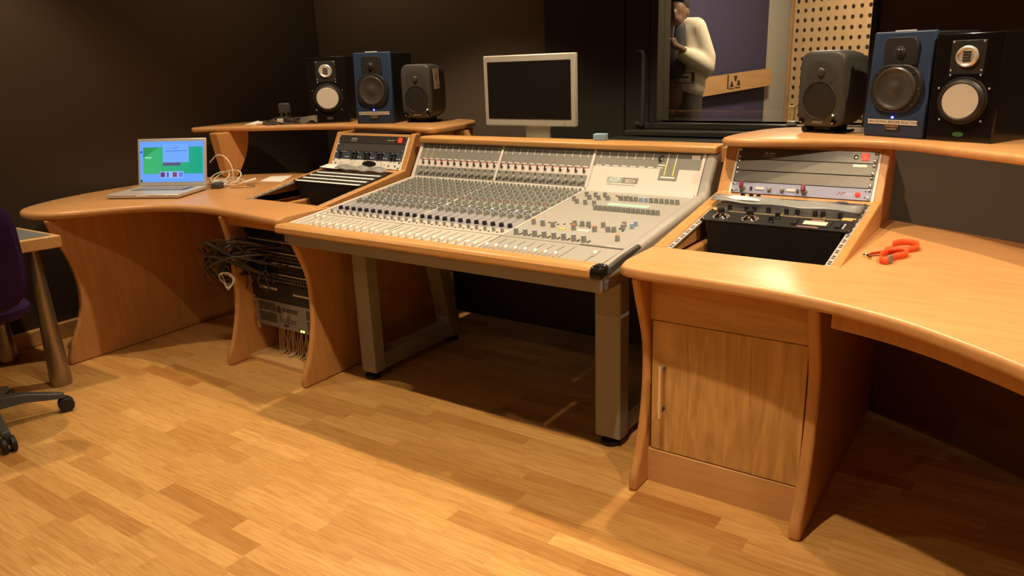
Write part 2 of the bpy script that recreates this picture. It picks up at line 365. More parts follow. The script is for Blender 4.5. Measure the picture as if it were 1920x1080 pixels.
MB().box(-1.80, WX1+.1, YB-.05, YB+.13, WZ0-.03, WZ0).build('bottom_rail', 'frame', win, bev=.004)
MB().box(-1.80, WX1+.1, YB-.16, YB-.05, WZ0-.055, WZ0-.03).build('window_sill', 'frame', win, bev=.004)
MB().box(-1.84, WX1+.1, YB-.30, YB-.14, WZ0-.11, WZ0-.06).build('window_ledge', 'frame', win, bev=.004)
MB().box(WX0+.022, WX1-.01, YB+.05, YB+.056, WZ0, WZ1-.03).build('pane', 'glass', win)
# dark door beside the window with a tubular pull handle
d1 = struct(MB().box(-2.35, -1.862, YB-.035, YB+.0, 0, 2.3).build('door_1', 'frame', bev=.004)); MB().box(-1.858, -1.724, YB-.03, YB, .0, 2.3).build('door_post', 'frame', d1, bev=.004)
h = MB(); h.tube([(-1.79, YB-.035, 1.36), (-1.735, YB-.085, 1.36), (-1.73, YB-.085, 1.35), (-1.73, YB-.085, 1.02), (-1.735, YB-.085, 1.0), (-1.79, YB-.035, 1.0)], .011, 8)
h.build('door_handle', 'dgrey', d1)

# booth beyond the glass
struct(MB().box(-4.3, .6, YB+.12, 8.4, 2.75, 2.85).build('ceiling_booth', 'bbeige'))
def wallseg(name, p, q, z0, z1, th, mat, parent=None, kind=None):
    p, q = Vector((*p, 0)), Vector((*q, 0)); d = (q-p); L = d.length
    M = frame(p, d, (0, 0, 1)); o = MB(M).box(0, L, z0, z1, -th, 0).build(name, mat, parent)
    if kind: o['kind'] = kind
    return o, M, L
Wl, Ml, Ll = wallseg('wall_booth_left', (-3.55, 4.55), (-2.264, 7.465), 0, 2.75, .06, 'bpur', kind='structure')
Wc, Mc, Lc = wallseg('wall_booth_column', (-2.264, 7.465), (-2.13, 7.69), 0, 2.75, .06, 'bbeige', kind='structure')
Wr, Mr, Lr = wallseg('wall_booth_right', (-2.13, 7.69), (-.6, 6.9), 0, 2.75, .05, 'bbeige', kind='structure')
wallseg('wall_booth_side', (-.6, 6.9), (-.6, YB+.13), 0, 2.75, .06, 'bbeige', kind='structure')
wallseg('wall_booth_near', (-3.9, YB+.3), (-3.55, 4.55), 0, 2.75, .06, 'bpur', kind='structure')
o, M2, L2 = wallseg('trim_1', (-2.126, 7.67), (-2.03, 7.62), 0, 2.75, .04, 'booard', kind='structure')
# plank with a small black emblem fixed to the purple wall
pl = thing('wall_plank', 'sloping beech plank with small black emblem on purple booth wall', 'plank', (-2.45, 6.9, 1.0))
def mix2(a, b, t): return (a[0]+(b[0]-a[0])*t, a[1]+(b[1]-a[1])*t)
A, B = (-2.78, 6.28), (-2.235, 7.43)
dv = Vector((B[0]-A[0], B[1]-A[1], 0)); MP = frame((A[0]+.03, A[1]-.03, 1.06), dv, (0, 0, 1)); LP = dv.length
MB(MP).prism([(0, -.11), (LP, -.02), (LP, .135), (0, .055)], 0, .022).build('board', 'booard', pl, world=True)
em = MB(MP @ Matrix.Translation((0, -.075, 0))); c0 = LP*.62
em.box(c0-.075, c0-.062, .05, .17, .022, .025)
for k, (dx, dz, up) in enumerate(((-.02, .075, 1), (.025, .115, 0), (.065, .085, 1))):
    q = [(c0+dx-.022, dz-.01), (c0+dx+.022, dz-.01), (c0+dx+.006, dz+.035), (c0+dx-.006, dz+.035)] if up else [(c0+dx-.008, dz), (c0+dx+.008, dz), (c0+dx+.02, dz+.045), (c0+dx-.02, dz+.045)]
    em.prism(q, .022, .025)
em.box(c0+.02, c0+.085, .052, .060, .022, .025); em.box(c0-.06, c0+.01, .046, .052, .022, .025)
em.build('emblem', 'btxt', pl, world=True)
# perforated acoustic panel
pp = thing('acoustic_panel', 'light wooden acoustic panel with rows of round holes in booth', 'acoustic panel', (-1.5, 7.3, 0))
dv = Vector((-.6+2.02, 6.9-7.617, 0)); MA = frame((-2.035, 7.60, .55), dv, (0, 0, 1)) @ Matrix.Translation((0, 0, .03))
cw = .084; nx, nz = 18, 24; rr = .019; m = MB(MA); K = 12
for i in range(nx):
    for j in range(nz):
        x0, y0 = i*cw, j*cw; cx, cy = x0+cw/2, y0+cw/2; ring = []; outer = []
        for k in range(K):
            a = 2*PI*(k+.5)/K-PI/4*0; c_, s_ = math.cos(a), math.sin(a); q = max(abs(c_), abs(s_))
            ring.append((cx+rr*c_, cy+rr*s_)); outer.append((cx+cw/2*c_/q, cy+cw/2*s_/q))
        cor = [(x0+cw, y0+cw), (x0, y0+cw), (x0, y0), (x0+cw, y0)]
        vs = [(*p, .02) for p in outer]+[(*p, .02) for p in ring]+[(*p, .0155) for p in ring]+[(*p, .02) for p in cor]
        fs = [(k, (k+1) % K, K+(k+1) % K, K+k) for k in range(K)]+[(K+k, K+(k+1) % K, 2*K+(k+1) % K, 2*K+k) for k in range(K)]
        for ci, (a, b_) in enumerate(((1, 1), (-1, 1), (-1, -1), (1, -1))):
            for k in range(K):
                p, q = outer[k], outer[(k+1) % K]
                if abs(p[0]-q[0]) > 1e-4 and abs(p[1]-q[1]) > 1e-4 and (p[0]+q[0])/2 > cx if a > 0 else (abs(p[0]-q[0]) > 1e-4 and abs(p[1]-q[1]) > 1e-4 and (p[0]+q[0])/2 < cx):
                    if ((p[1]+q[1])/2 > cy) == (b_ > 0): fs.append((k, 3*K+ci, (k+1) % K))
        m.add(vs, fs)
m.build('perforated_board', 'perf', pp, world=True, smooth=False)
MB(MA).box(0, nx*cw, 0, nz*cw, -.01, .015).build('backing', 'ind', pp, world=True)
# small clip on the ledge behind the dark loudspeaker
ck = thing('window_catch', 'small brass catch on window frame beside grey loudspeaker', 'catch', (-.985, YB-.06, 1.005))
MB().box(-.02, .02, -.012, .012, 0, .02).build('base', 'silver', ck, bev=.002); MB().box(-.006, .010, -.008, .008, .02, .085).box(-.02, .014, -.01, .010, .075, .09).build('lever', 'gold', ck, bev=.002)

# ------------------------------------------------------------------ person behind the glass
PX, PY = -2.45, 5.80
ps = thing('person', 'person behind the glass in cream jacket and dark trousers, looking down at phone', 'person', (PX, PY, 0), R(12))
# local frame: faces -y ; x to the person's right-hand side of the picture
hd = (.0, -.06, 1.66)
def headx(m):
    m.ball((0, -.055, 1.665), .093, 18, 12, (.83, 1.0, 1.2)); m.ball((0, -.105, 1.60), .062, 14, 10, (.9, .8, .9))
    m.ball((0, -.155, 1.645), .018, 8, 6, (.8, 1, 1.4)); m.ball((0, -.148, 1.602), .022, 8, 6, (1.2, .5, .5))
    for sx in (-1, 1): m.ball((sx*.083, -.04, 1.645), .022, 8, 6, (.5, .9, 1.4)); m.ball((sx*.03, -.132, 1.668), .014, 8, 6)
body = capsules('body', 'skin', ps, [
    ((0.000, .0, 1.460), .082, (0.000, -.02, 1.600), .058), ((0.000, -.02, 1.600), .056, (0.000, -.045, 1.60), .054),
    ((0.000, 0, 1.460), .12, (0.000, .02, 1.100), .13), ((0.000, .02, 1.100), .14, (0.000, .02, 1.020), .14),
    ((-0.133, 0, 1.520), .05, (-0.187, .02, 1.260), .042), ((0.133, 0, 1.520), .05, (0.187, .02, 1.260), .042),
    ((0.187, .02, 1.260), .040, (0.070, -.27, 1.390), .026), ((-0.187, .02, 1.260), .040, (-0.070, -.27, 1.390), .026),
    ((0.070, -.27, 1.390), .024, (0.030, -.335, 1.415), .024), ((-0.070, -.27, 1.390), .024, (-0.030, -.335, 1.415), .024),
    ((0.020, -.345, 1.415), .010, (-0.005, -.375, 1.428), .008), ((0.025, -.352, 1.425), .010, (0.000, -.385, 1.442), .008), ((0.030, -.358, 1.435), .010, (0.005, -.39, 1.455), .008), ((0.035, -.352, 1.445), .009, (0.012, -.38, 1.466), .007), ((0.050, -.31, 1.430), .010, (0.045, -.345, 1.465), .009),
    ((-0.020, -.345, 1.415), .010, (0.005, -.375, 1.422), .008), ((-0.025, -.352, 1.425), .010, (0.000, -.385, 1.436), .008), ((-0.030, -.358, 1.435), .010, (-0.005, -.39, 1.449), .008), ((-0.035, -.352, 1.445), .009, (-0.012, -.38, 1.460), .007), ((-0.050, -.31, 1.430), .010, (-0.045, -.345, 1.465), .009),
    ((-0.090, .02, 1.020), .09, (-0.100, .01, 0.500), .058), ((0.090, .02, 1.020), .09, (0.100, .01, 0.500), .058), ((-0.100, .01, 0.500), .056, (-0.100, .03, 0.080), .036), ((0.100, .01, 0.500), .056, (0.100, .03, 0.080), .036)], .011, 4, headx)
def hairx(m):
    m.ball((0.000, -.03, 1.715), .098, 18, 12, (.92, 1.02, .95)); m.ball((0.000, .01, 1.660), .09, 14, 10, (.93, .9, 1.0))
capsules('hair', 'hair', ps, [((-0.040, -.10, 1.755), .035, (0.040, -.10, 1.755), .035)], .012, 4, hairx)
jk = capsules('jacket', 'jacket', ps, [
    ((-0.078, .03, 1.500), .115, (-0.086, .03, 1.180), .135), ((0.078, .03, 1.500), .115, (0.086, .03, 1.180), .135), ((0.000, .07, 1.520), .082, (0.000, .07, 1.160), .14),
    ((-0.086, .02, 1.180), .135, (-0.094, .02, 1.100), .13), ((0.086, .02, 1.180), .135, (0.094, .02, 1.100), .13),
    ((0.133, .01, 1.530), .085, (0.211, .03, 1.310), .082), ((0.211, .03, 1.310), .082, (0.203, .02, 1.240), .085), ((0.203, .0, 1.250), .085, (0.078, -.20, 1.350), .055),
    ((-0.133, .01, 1.530), .085, (-0.211, .03, 1.310), .082), ((-0.211, .03, 1.310), .082, (-0.203, .02, 1.240), .085), ((-0.203, .0, 1.250), .085, (-0.078, -.20, 1.350), .055),
    ((-0.094, -.02, 1.570), .045, (0.094, -.02, 1.570), .045)], .014, 6)
capsules('shirt', 'tee', ps, [((0.000, -.045, 1.520), .085, (0.000, -.05, 1.250), .11)], .014, 4)
capsules('trousers', 'trous', ps, [((-0.080, .02, 1.080), .125, (-0.100, .01, 0.500), .085), ((0.080, .02, 1.080), .125, (0.100, .01, 0.500), .085), ((-0.100, .01, 0.500), .085, (-0.100, .03, 0.100), .075), ((0.100, .01, 0.500), .085, (0.100, .03, 0.100), .075)], .014, 4)
for sx in (-1, 1):
    MB().box(sx*.10-.045, sx*.10+.045, -.16, .10, 0, .08).build('shoe', 'black', ps, bev=.02, seg=3)
lg = MB(frame((.10, -.115, 1.17), (1, -.15, 0), (0, 0, 1)))
lg.box(-.08, .075, .035, .042, .045, .05).box(-.08, .075, -.04, -.033, .045, .05).box(-.08, -.073, -.04, .042, .045, .05).box(.05, .075, -.03, .035, .045, .05).box(-.05, .03, .0, .012, .045, .05)
lg.build('jacket_print', 'btxt', ps)
ph = thing('phone', 'dark phone held up by the person behind the glass', 'phone', tuple(TM[ps] @ Vector((0, -.375, 1.445))), R(12))
MB(Matrix.Rotation(R(-35), 4, 'X')).box(-.036, .036, -.005, .005, -.02, .12).build('case', 'black', ph, bev=.004); MB(Matrix.Rotation(R(-35), 4, 'X')).box(-.032, .032, .005, .0058, -.014, .113).build('phone_screen', 'dkscreen', ph)

# ------------------------------------------------------------------ desks
ZT, TH = .745, .036           # worktop surface and thickness
Z0 = ZT-TH
CURVE = [(1.952, 0), (1.957, .05), (1.992, .122), (2.025, .23), (2.04, .33), (2.042, .44), (2.027, .52), (1.985, .63), (1.957, Z0)]
def panel_poly(dy=0, back=2.92, zt=Z0): return [(y+dy, z) for y, z in sp2(CURVE, 4)]+[(back, zt), (back, 0)]
# right worktop
front = sp2([(-.975, 1.952), (-.90, 1.938), (-.752, 1.932), (-.60, 1.922), (-.457, 1.899), (-.323, 1.860), (-.20, 1.804), (-.09, 1.730), (.024, 1.640), (.15, 1.52), (.30, 1.33), (.42, 1.13)], 4)
backc = sp2([(1.05, 1.62), (.80, 1.98), (.45, 2.36), (.20, 2.60), (-.017, 2.75), (-.26, 2.88), (-.427, 2.965)], 4)
poly = [(-1.0, 2.22), (-1.0, 1.99), (-.993, 1.965)]+front+[(.52, 1.12)]+backc+[(-.455, 2.965), (-.455, 2.215), (-.957, 2.215), (-.957, 2.22)]
wr = thing('worktop', 'wide beech worktop curving to the right with orange lanyard on it', 'desk', (-.3, 2.2, Z0))
MB().prism(poly, Z0, ZT).build('top', 'beech', wr, bev=.0165, seg=4, world=True, pred=lambda c: not (c.y > 2.19 and c.x < -.44))
# apron rail following the curve below the right worktop
ap = [(x+.03, y+.085) for x, y in front if x > -.43]
m = MB(); n = len(ap)
m.prism(ap+[(x+.012, y+.014) for x, y in reversed(ap)], Z0-.065, Z0); m.build('apron', 'beech_v', wr, world=True)
MB().prism([(x-.02, y-.03) for x, y in backc if x < .95]+[(x-.035, y-.045) for x, y in reversed(backc) if x < .95], .02, Z0).build('modesty_and_block_panel', 'oakin', wr, world=True)  # added back panel, blocks the bright floor patches behind the worktop
MB().prism([(.50, 1.18), (.53, 1.18), (.98, 1.64), (.96, 1.66)], 0, Z0).build('end_panel', 'beech_v', wr, world=True)

# right pedestal cabinet
pr_ = thing('pedestal_cabinet', 'wooden pedestal cabinet with oak door, bar handle and curved sides', 'cabinet', (-.69, 2.3, 0))
for x0, x1 in ((-.957, -.928), (-.455, -.420)):
    MB().prism(panel_poly(.0 if x0 < -.9 else .0), x0, x1, 'X').build('side_panel', 'beech_v', pr_, bev=.010, seg=3, world=True)
MB().box(-.928, -.455, 2.04, 2.058, 0, .116).build('kick_plate', 'kick', pr_, world=True)
MB().box(-.928, -.455, 2.042, 2.06, .560, Z0).build('drawer_front', 'oak_h', pr_, bev=.0012, world=True)
dr = MB().box(-.921, -.458, 2.046, 2.064, .120, .556).build('door', 'oak', pr_, bev=.001, world=True)
hm = MB(); hm.cyl((-.879, 2.012, .250), (-.879, 2.012, .425), .0075, n=16); hm.build('handle', 'silver', dr, world=True)
hm = MB(); hm.cyl((-.879, 2.012, .405), (-.879, 2.046, .405), .005, n=10); hm.cyl((-.879, 2.012, .268), (-.879, 2.046, .268), .005, n=10); hm.build('handle_post', 'dgrey', dr, world=True)
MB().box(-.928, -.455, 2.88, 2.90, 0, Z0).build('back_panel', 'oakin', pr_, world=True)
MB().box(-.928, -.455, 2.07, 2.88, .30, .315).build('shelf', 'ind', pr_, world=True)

# left worktop
front = sp2([(-2.585, 1.966), (-2.65, 1.974), (-2.867, 2.001), (-3.08, 2.014), (-3.269, 2.001), (-3.412, 1.953), (-3.513, 1.879), (-3.585, 1.789), (-3.645, 1.690), (-3.712, 1.605), (-3.80, 1.553), (-3.90, 1.548), (-3.985, 1.585), (-4.055, 1.665), (-4.125, 1.80), (-4.175, 1.97), (-4.195, 2.15)], 4)
poly = [(-2.572, 2.26), (-2.572, 1.985)]+front+[(-4.20, 2.35), (-4.13, 2.55), (-3.97, 2.80), (-3.70, 3.0), (-3.18, 3.04), (-3.155, 2.96), (-3.13, 2.96), (-3.13, 2.26), (-2.625, 2.26)]
wl = thing('worktop', 'beech worktop sweeping left towards the wall with laptop on it', 'desk', (-3.4, 2.3, Z0))
MB().prism(poly, Z0, ZT).build('top', 'beech', wl, bev=.0165, seg=4, world=True, pred=lambda c: not (c.y > 2.2 and c.x > -3.18))
op = [(1.555, 0), (1.56, .05), (1.60, .135), (1.645, .23), (1.662, .33), (1.66, .42), (1.64, .52), (1.605, .61), (1.575, Z0)]
MB().prism([(y, z) for y, z in sp2(op, 4)]+[(2.9, Z0), (2.9, 0)], -3.765, -3.735, 'X').build('end_panel', 'beech_v', wl, bev=.010, seg=3, world=True)
MB().box(-3.735, -3.06, 2.72, 2.745, .36, Z0).build('modesty_and_block_panel', 'beech_v', wl, world=True)

# left open rack pedestal
pd = thing('rack_pedestal', 'open-fronted wooden rack pedestal with curved sides holding patchbays and cables', 'cabinet', (-2.78, 2.3, 0))
CL = [(y, z) for y, z in CURVE[:6]]+[(2.045, .52), (2.03, .63), (2.012, Z0)]
for x0, x1 in ((-3.060, -3.032), (-2.535, -2.506)):
    MB().prism(panel_poly(.004) if x0 > -3 else sp2(CL, 4)+[(2.92, Z0), (2.92, 0)], x0, x1, 'X').build('side_panel', 'beech_v', pd, bev=.010, seg=3, world=True)
MB().box(-3.032, -2.535, 2.06, 2.9, 0, .022).build('plinth', 'kick', pd, world=True)
MB().box(-3.032, -2.535, 2.35, 2.37, .022, Z0).build('back_panel', 'beech_v', pd, world=True)
MB().box(-3.032, -2.535, 2.05, 2.068, .665, Z0).build('top_rail', 'beech_v', pd, world=True)
for x0, x1 in ((-3.032, -3.012), (-2.555, -2.535)): MB().box(x0, x1, 2.13, 2.132, .14, .66).build('rack_strip', 'strip', pd, world=True)

# ------------------------------------------------------------------ sloping rack housings and upper shelves
LO = ((2.2, .745), (2.78, .835)); UP = ((2.78, .835), (2.87, 1.0))
def slope(seg):
    (y0, z0), (y1, z1) = seg; return (y0, z0), Vector((0, y1-y0, z1-z0)).normalized()
def rackM(seg, x=0):
    (y0, z0), v = slope(seg); return frame((x, y0, z0), (1, 0, 0), v)       # local: x world X, y up the slope, z outwards
def side_poly(b=Z0): return [(2.205, b), (2.205, .742), (2.21, .7475), (2.78, .837), (2.875, 1.006), (2.98, 1.006), (2.98, b)]
def housing(xa, xb, ia, ib, label, base):
    t = thing('rack_housing', label, 'rack', (base, 2.6, .745))
    for x0, x1 in ((xa, ia), (ib, xb)):
        MB().prism(side_poly(), x0, x1, 'X').build('stile', 'beech_v', t, bev=.004, world=True)
    MB(rackM(LO)).box(ia, ib, .553, .588, -.03, -.001).build('knee_bar', 'beech', t, world=True)
    MB(rackM(UP)).box(ia, ib, .1785, .192, -.03, -.001).build('head_bar', 'beech', t, world=True)
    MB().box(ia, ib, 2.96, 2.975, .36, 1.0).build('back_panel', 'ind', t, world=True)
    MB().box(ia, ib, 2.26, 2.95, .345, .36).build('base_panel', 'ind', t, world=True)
    for x0, x1 in ((ia, ia+.018), (ib-.018, ib)):
        h_ = MB(rackM(LO))
        for k in range(12):
            for d in (0, .015): h_.box((x0+x1)/2-.0045, (x0+x1)/2+.0045, .028+k*.0445+d, .028+k*.0445+d+.008, -.0042, -.0036)
        rs = MB(rackM(LO)).box(x0, x1, .012, .55, -.010, -.004).build('rack_strip', 'strip', t, world=True); h_.build('strip_holes', 'black', rs, world=True, kind='stuff')
    for x0, x1 in ((ia, ia+.014), (ib-.014, ib)): MB(rackM(UP)).box(x0, x1, .0, .178, -.008, -.003).build('rack_strip', 'white', t, world=True)
    return t
housing(-1.0, -.428, -.957, -.455, 'beech rack housing rising at right from worktop beside orange lanyard', -.71)
hl = housing(-3.155, -2.592, -3.13, -2.625, 'beech rack housing at left of the mixing console below left shelf', -2.9)
bk = MB(); bk.box(-1.055, -1.0, 2.9, 2.93, .93, .985); bk.build('rear_batten', 'beech_v', [o for o in bpy.data.objects if o.name == 'rack_housing'][0], world=True)

ZS = 1.036
front = sp2([(-1.0, 2.81), (-.975, 2.78), (-.90, 2.775), (-.80, 2.795), (-.70, 2.82), (-.60, 2.84), (-.50, 2.84), (-.42, 2.82), (-.327, 2.765), (-.209, 2.665), (-.045, 2.535), (.10, 2.39), (.28, 2.16)], 4)
back = sp2([(.62, 2.42), (.40, 2.72), (.15, 2.98), (-.10, 3.16), (-.40, 3.28), (-.70, 3.31), (-.86, 3.27), (-.945, 3.17), (-.99, 3.0), (-1.003, 2.86)], 4)
sr = thing('upper_shelf', 'raised beech shelf carrying three loudspeakers on the right', 'shelf', (-.5, 3.0, ZS-.030))
MB().prism(front+back, ZS-.030, ZS).build('shelf_board', 'beech', sr, bev=.0135, seg=4, world=True, pred=lambda c: True)
MB().prism([(2.45, ZT), (2.5, .86), (2.47, 1.0), (2.75, 1.0), (2.7, ZT)], .30, .33, 'X').build('support', 'beech_v', sr, world=True)
front = sp2([(-2.50, 2.94), (-2.525, 2.905), (-2.60, 2.91), (-2.75, 2.945), (-2.95, 2.975), (-3.15, 2.975), (-3.35, 2.945), (-3.55, 2.87), (-3.72, 2.785), (-3.90, 2.70), (-4.0, 2.645), (-4.075, 2.605), (-4.10, 2.64), (-4.11, 2.72)], 4)
back = sp2([(-4.12, 2.9), (-4.05, 3.12), (-3.8, 3.3), (-3.4, 3.42), (-3.0, 3.45), (-2.68, 3.42), (-2.56, 3.33), (-2.51, 3.15)], 4)
sl = thing('upper_shelf', 'raised beech shelf carrying three loudspeakers and black adaptors on left', 'shelf', (-3.3, 3.1, ZS-.030))
MB().prism(front+back, ZS-.030, ZS).build('shelf_board', 'beech', sl, bev=.0135, seg=4, world=True, pred=lambda c: True)
# curved support under the left shelf and the concave bracket at its right end
MB().prism(sp2([(2.675, ZT), (2.655, .85), (2.63, 1.006)], 4)+sp2([(2.85, 1.006), (2.832, .91), (2.79, .82), (2.735, ZT)], 4), -3.96, -3.88, 'X').build('support', 'beech_v', sl, bev=.01, seg=3, world=True)
m = MB(); m.prism([(2.98, 1.0), (3.32, 1.0), (3.32, .97), (3.25, .9), (3.15, .80), (2.98, ZT)], -2.60, -2.57, 'X'); m.build('support', 'beech_v', sl, world=True)
m = MB(); m.prism([(-2.57, 1.0)]+sp2([(-2.50, 1.0), (-2.475, .96), (-2.43, .93), (-2.36, .915)], 3)+[(-2.36, .86), (-2.57, .86)], 3.16, 3.19, 'Y'); m.build('end_bracket', 'beech_v', sl, world=True)

# ------------------------------------------------------------------ mixing console
CX0, CX1 = -2.535, -1.083
co = thing('mixing_console', 'large grey and cream mixing console with faders, knobs and beech armrest', 'mixing console', (-1.8, 2.4, 0))
FA = ((2.005, .722), (2.16, .736)); KN = ((2.16, .736), (2.77, .807)); BR = ((2.77, .807), (2.87, .965))
MF, MK, MR = rackM(FA), rackM(KN), rackM(BR)
LF, LK, LB = .1556, .6141, .187
# chassis
MB().prism([(1.965, .655), (1.965, .70), (2.0, .712), (2.16, .728), (2.77, .799), (2.865, .957), (3.22, .957), (3.22, .66), (2.9, .64)], CX0, -1.045, 'X').build('chassis', 'mgrey', co, world=True)
apn = MB(); apn.box(-2.498, -1.052, 1.95, 1.964, .648, .697); apn.box(-1.066, -1.052, 1.964, 2.14, .648, .70); apn.box(-1.10, -1.052, 1.964, 2.14, .645, .650)
apn.build('apron', 'steel', co, bev=.002, world=True)
arm = MB(); arm.prism([(1.925, .697), (1.925, .722), (1.935, .734), (2.003, .729), (2.003, .697)], -2.545, -1.078, 'X'); arm.build('armrest', 'rail', co, bev=.007, seg=3, world=True)
# right cheek with rounded edge and worn corner
chk = MB(); chk.prism([(1.975, .69), (1.98, .728), (2.16, .748), (2.765, .818), (2.865, .970), (3.2, .975), (3.22, .66), (2.3, .66)], -1.078, -1.032, 'X'); chk.build('cheek', 'greyp', co, bev=.016, seg=4, world=True)
chk = MB(); chk.prism([(1.99, .70), (2.0, .727), (2.16, .742), (2.77, .812), (2.867, .967), (3.2, .967), (3.22, .66), (2.3, .66)], -2.549, CX0+.0005, 'X'); chk.build('cheek', 'cream', co, bev=.003, world=True)
cap = MB(); cap.prism([(1.926, .695), (1.926, .723), (1.940, .736), (1.985, .736), (1.985, .70)], -1.081, -1.040, 'X'); cap.build('corner_cap', 'blackg', co, bev=.010, seg=3, world=True)
tp = MB(); tp.prism([(1.975, .731), (2.06, .744), (2.18, .755), (2.20, .742), (2.05, .712), (1.97, .70)], -1.046, -1.031, 'X'); tp.build('worn_edge', 'dgrey', co, bev=.006, seg=2, world=True)
rl = MB(); rl.prism([(2.850, .967), (2.850, .990), (2.862, .998), (2.95, .998), (2.95, .967)], -2.548, -1.034, 'X'); rl.build('top_rail', 'rail', co, bev=.006, seg=3, world=True)
# legs and frames
for x0, x1 in ((-2.386, -2.302), (-1.200, -1.100)):
    MB().box(x0, x1, 2.182, 2.247, .03, .66).build('leg', 'steel', co, bev=.004, world=True)
    m = MB(); m.prism([(2.60, .66), (2.68, .66), (2.80, .03), (2.72, .03)], x0, x1, 'X'); m.build('rear_leg', 'steel', co, bev=.004, world=True)
    MB().box(x0+.01, x1-.01, 2.247, 2.75, .032, .105).build('foot_rail', 'steel', co, world=True)
    xc = (x0+x1)/2
    for yc in (2.205, 2.76): MB().lathe([(.034, 0), (.036, .006), (.034, .014), (.012, .018), (.012, .034)], (xc, yc, 0), n=20).build('foot', 'black', co, world=True)
MB().box(-2.302, -1.2, 2.66, 2.70, .52, .60).build('cross_beam', 'steel', co, world=True)
MB().box(-2.39, -1.09, 2.86, 2.875, .12, .66).build('modesty_and_block_panel', 'black', co, world=True)  # added black sheet, hides the lit floor behind the console
# control surfaces
XD = (CX0, -2.045, -1.566, CX1)
def plate(M, x0, x1, s0, s1, mat, name, h0=-.006, h1=0, **k): return MB(M).box(x0, x1, s0, s1, h0, h1).build(name, mat, co, world=True, **k)
plate(MF, CX0, XD[2], 0, LF, 'creamf', 'fader_panel', -.01); plate(MF, XD[2], CX1, 0, LF, 'greyp', 'fader_panel', -.01)
for a, b in ((0, 1), (1, 2)):
    plate(MK, XD[a], XD[b], 0, .062, 'creamf', 'channel_panel', -.01); plate(MK, XD[a], XD[b], .062, .185, 'violet', 'channel_panel', -.01); plate(MK, XD[a], XD[b], .185, LK, 'chan', 'channel_panel', -.01)
plate(MK, XD[2], CX1, 0, LK, 'greyp', 'master_panel', -.01)
for x in XD[1:3]: MB(MK).box(x-.004, x+.004, 0, LK, 0, .0025).build('divider', 'cream', co, world=True); MB(MF).box(x-.0015, x+.0015, 0, LF, 0, .001).build('joint', 'dgrey', co, world=True)
MB(MF).box(CX0, CX1, LF-.003, LF-.001, .0, .0008).build('crease', 'dgrey', co, world=True)
# knob meshes, local z = out of the panel
def knob_me(name, r, h, mat, capmat=None, n=10):
    k = MB().lathe([(r*1.12, 0), (r, h*.3), (r*.92, h), (r*.7, h*1.02)], n=n)
    me = k.mesh(name, mat)
    if capmat:
        me.materials.append(MAT[capmat])
        for p in me.polygons:
            if p.center.z > h*.8: p.material_index = 1
    return me
KM = dict(grey=knob_me('grey_knob', .0062, .015, 'knob'), black=knob_me('black_knob', .0095, .013, 'kblack', n=14), blue=knob_me('blue_knob', .0066, .014, 'knob', 'blue'),
          bluew=knob_me('light_knob', .0066, .013, 'blue', 'white'), red=knob_me('red_knob', .0064, .014, 'knob', 'red'), green=knob_me('green_knob', .006, .013, 'knobg'),
          big=knob_me('master_knob', .0085, .020, 'knob'), bigb=knob_me('master_blue', .0090, .023, 'knob', 'blue'), bigr=knob_me('master_red', .0085, .020, 'knob', 'red'), bblue=knob_me('master_cap', .008, .018, 'blue'))
fc = MB(); fc.prism([(-.013, 0), (-.011, .011), (-.003, .007), (.003, .007), (.011, .011), (.013, 0)], -.0055, .0055, 'X'); FAD = fc.mesh('fader', 'white')
PITCH = .0391; CHX = [-2.493+PITCH*i for i in range(12)]+[-2.022+PITCH*i for i in range(12)]
slots = MB(MF); btn = MB(MK); btn2 = MB(MK); stuffk = {'grey': [], 'green': []}
def put(name, me, M, x, s, z=0): return inst(name, me, co, M @ Matrix.Translation((x, s, z)), world=True)
for i, x in enumerate(CHX):
    slots.box(x-.001, x+.001, .012, .132, .0, .0006)
    s = .030 if i > 1 else .105
    if i in (11, 23): s = .022
    put('fader_cap', FAD, MF, x, s+random.uniform(-.003, .006), .001)
    put('cut_knob', KM['grey'], MK, x+.004, .034); put('pan_knob', KM['black'], MK, x, .090)
    put('level_knob', KM['grey'], MK, x+.008, .190); put('aux_knob', KM['blue'], MK, x-.004, .217); put('aux_knob', KM['bluew'] if i % 3 == 0 else KM['blue'], MK, x+.010, .238)
    put('eq_knob', KM['grey'], MK, x, .285); put('eq_knob', KM['green'], MK, x+.012, .300); put('eq_knob', KM['red'], MK, x, .335)
    for d in (.020, .048): btn.box(x-.014, x-.009, d, d+.006, 0, .003)
    for d in (.255, .27, .315, .35): btn2.box(x-.016, x-.011, d, d+.006, 0, .003)
    for q in range(11):
        ss = .362+q*.0225
        (stuffk['green'] if q % 3 == 1 else stuffk['grey']).append((x+(.010 if q % 2 else -.002), ss))
        if q % 2 == 0: stuffk['grey'].append((x+.016, ss+.004))
    for ss in (.204, .252, .268, .318): stuffk['grey'].append((x+.014, ss))
    btn.box(x+.017, x+.0185, .064, .183, 0, .0006)
for mt, L in stuffk.items():
    m = MB(MK)
    for x, s in L: m.lathe([(.0066, 0), (.0058, .004), (.0054, .013), (.003, .0135)], (x, s, 0), n=8)
    m.build('equaliser_knobs', 'knob' if mt == 'grey' else 'knobg', co, world=True, kind='stuff')
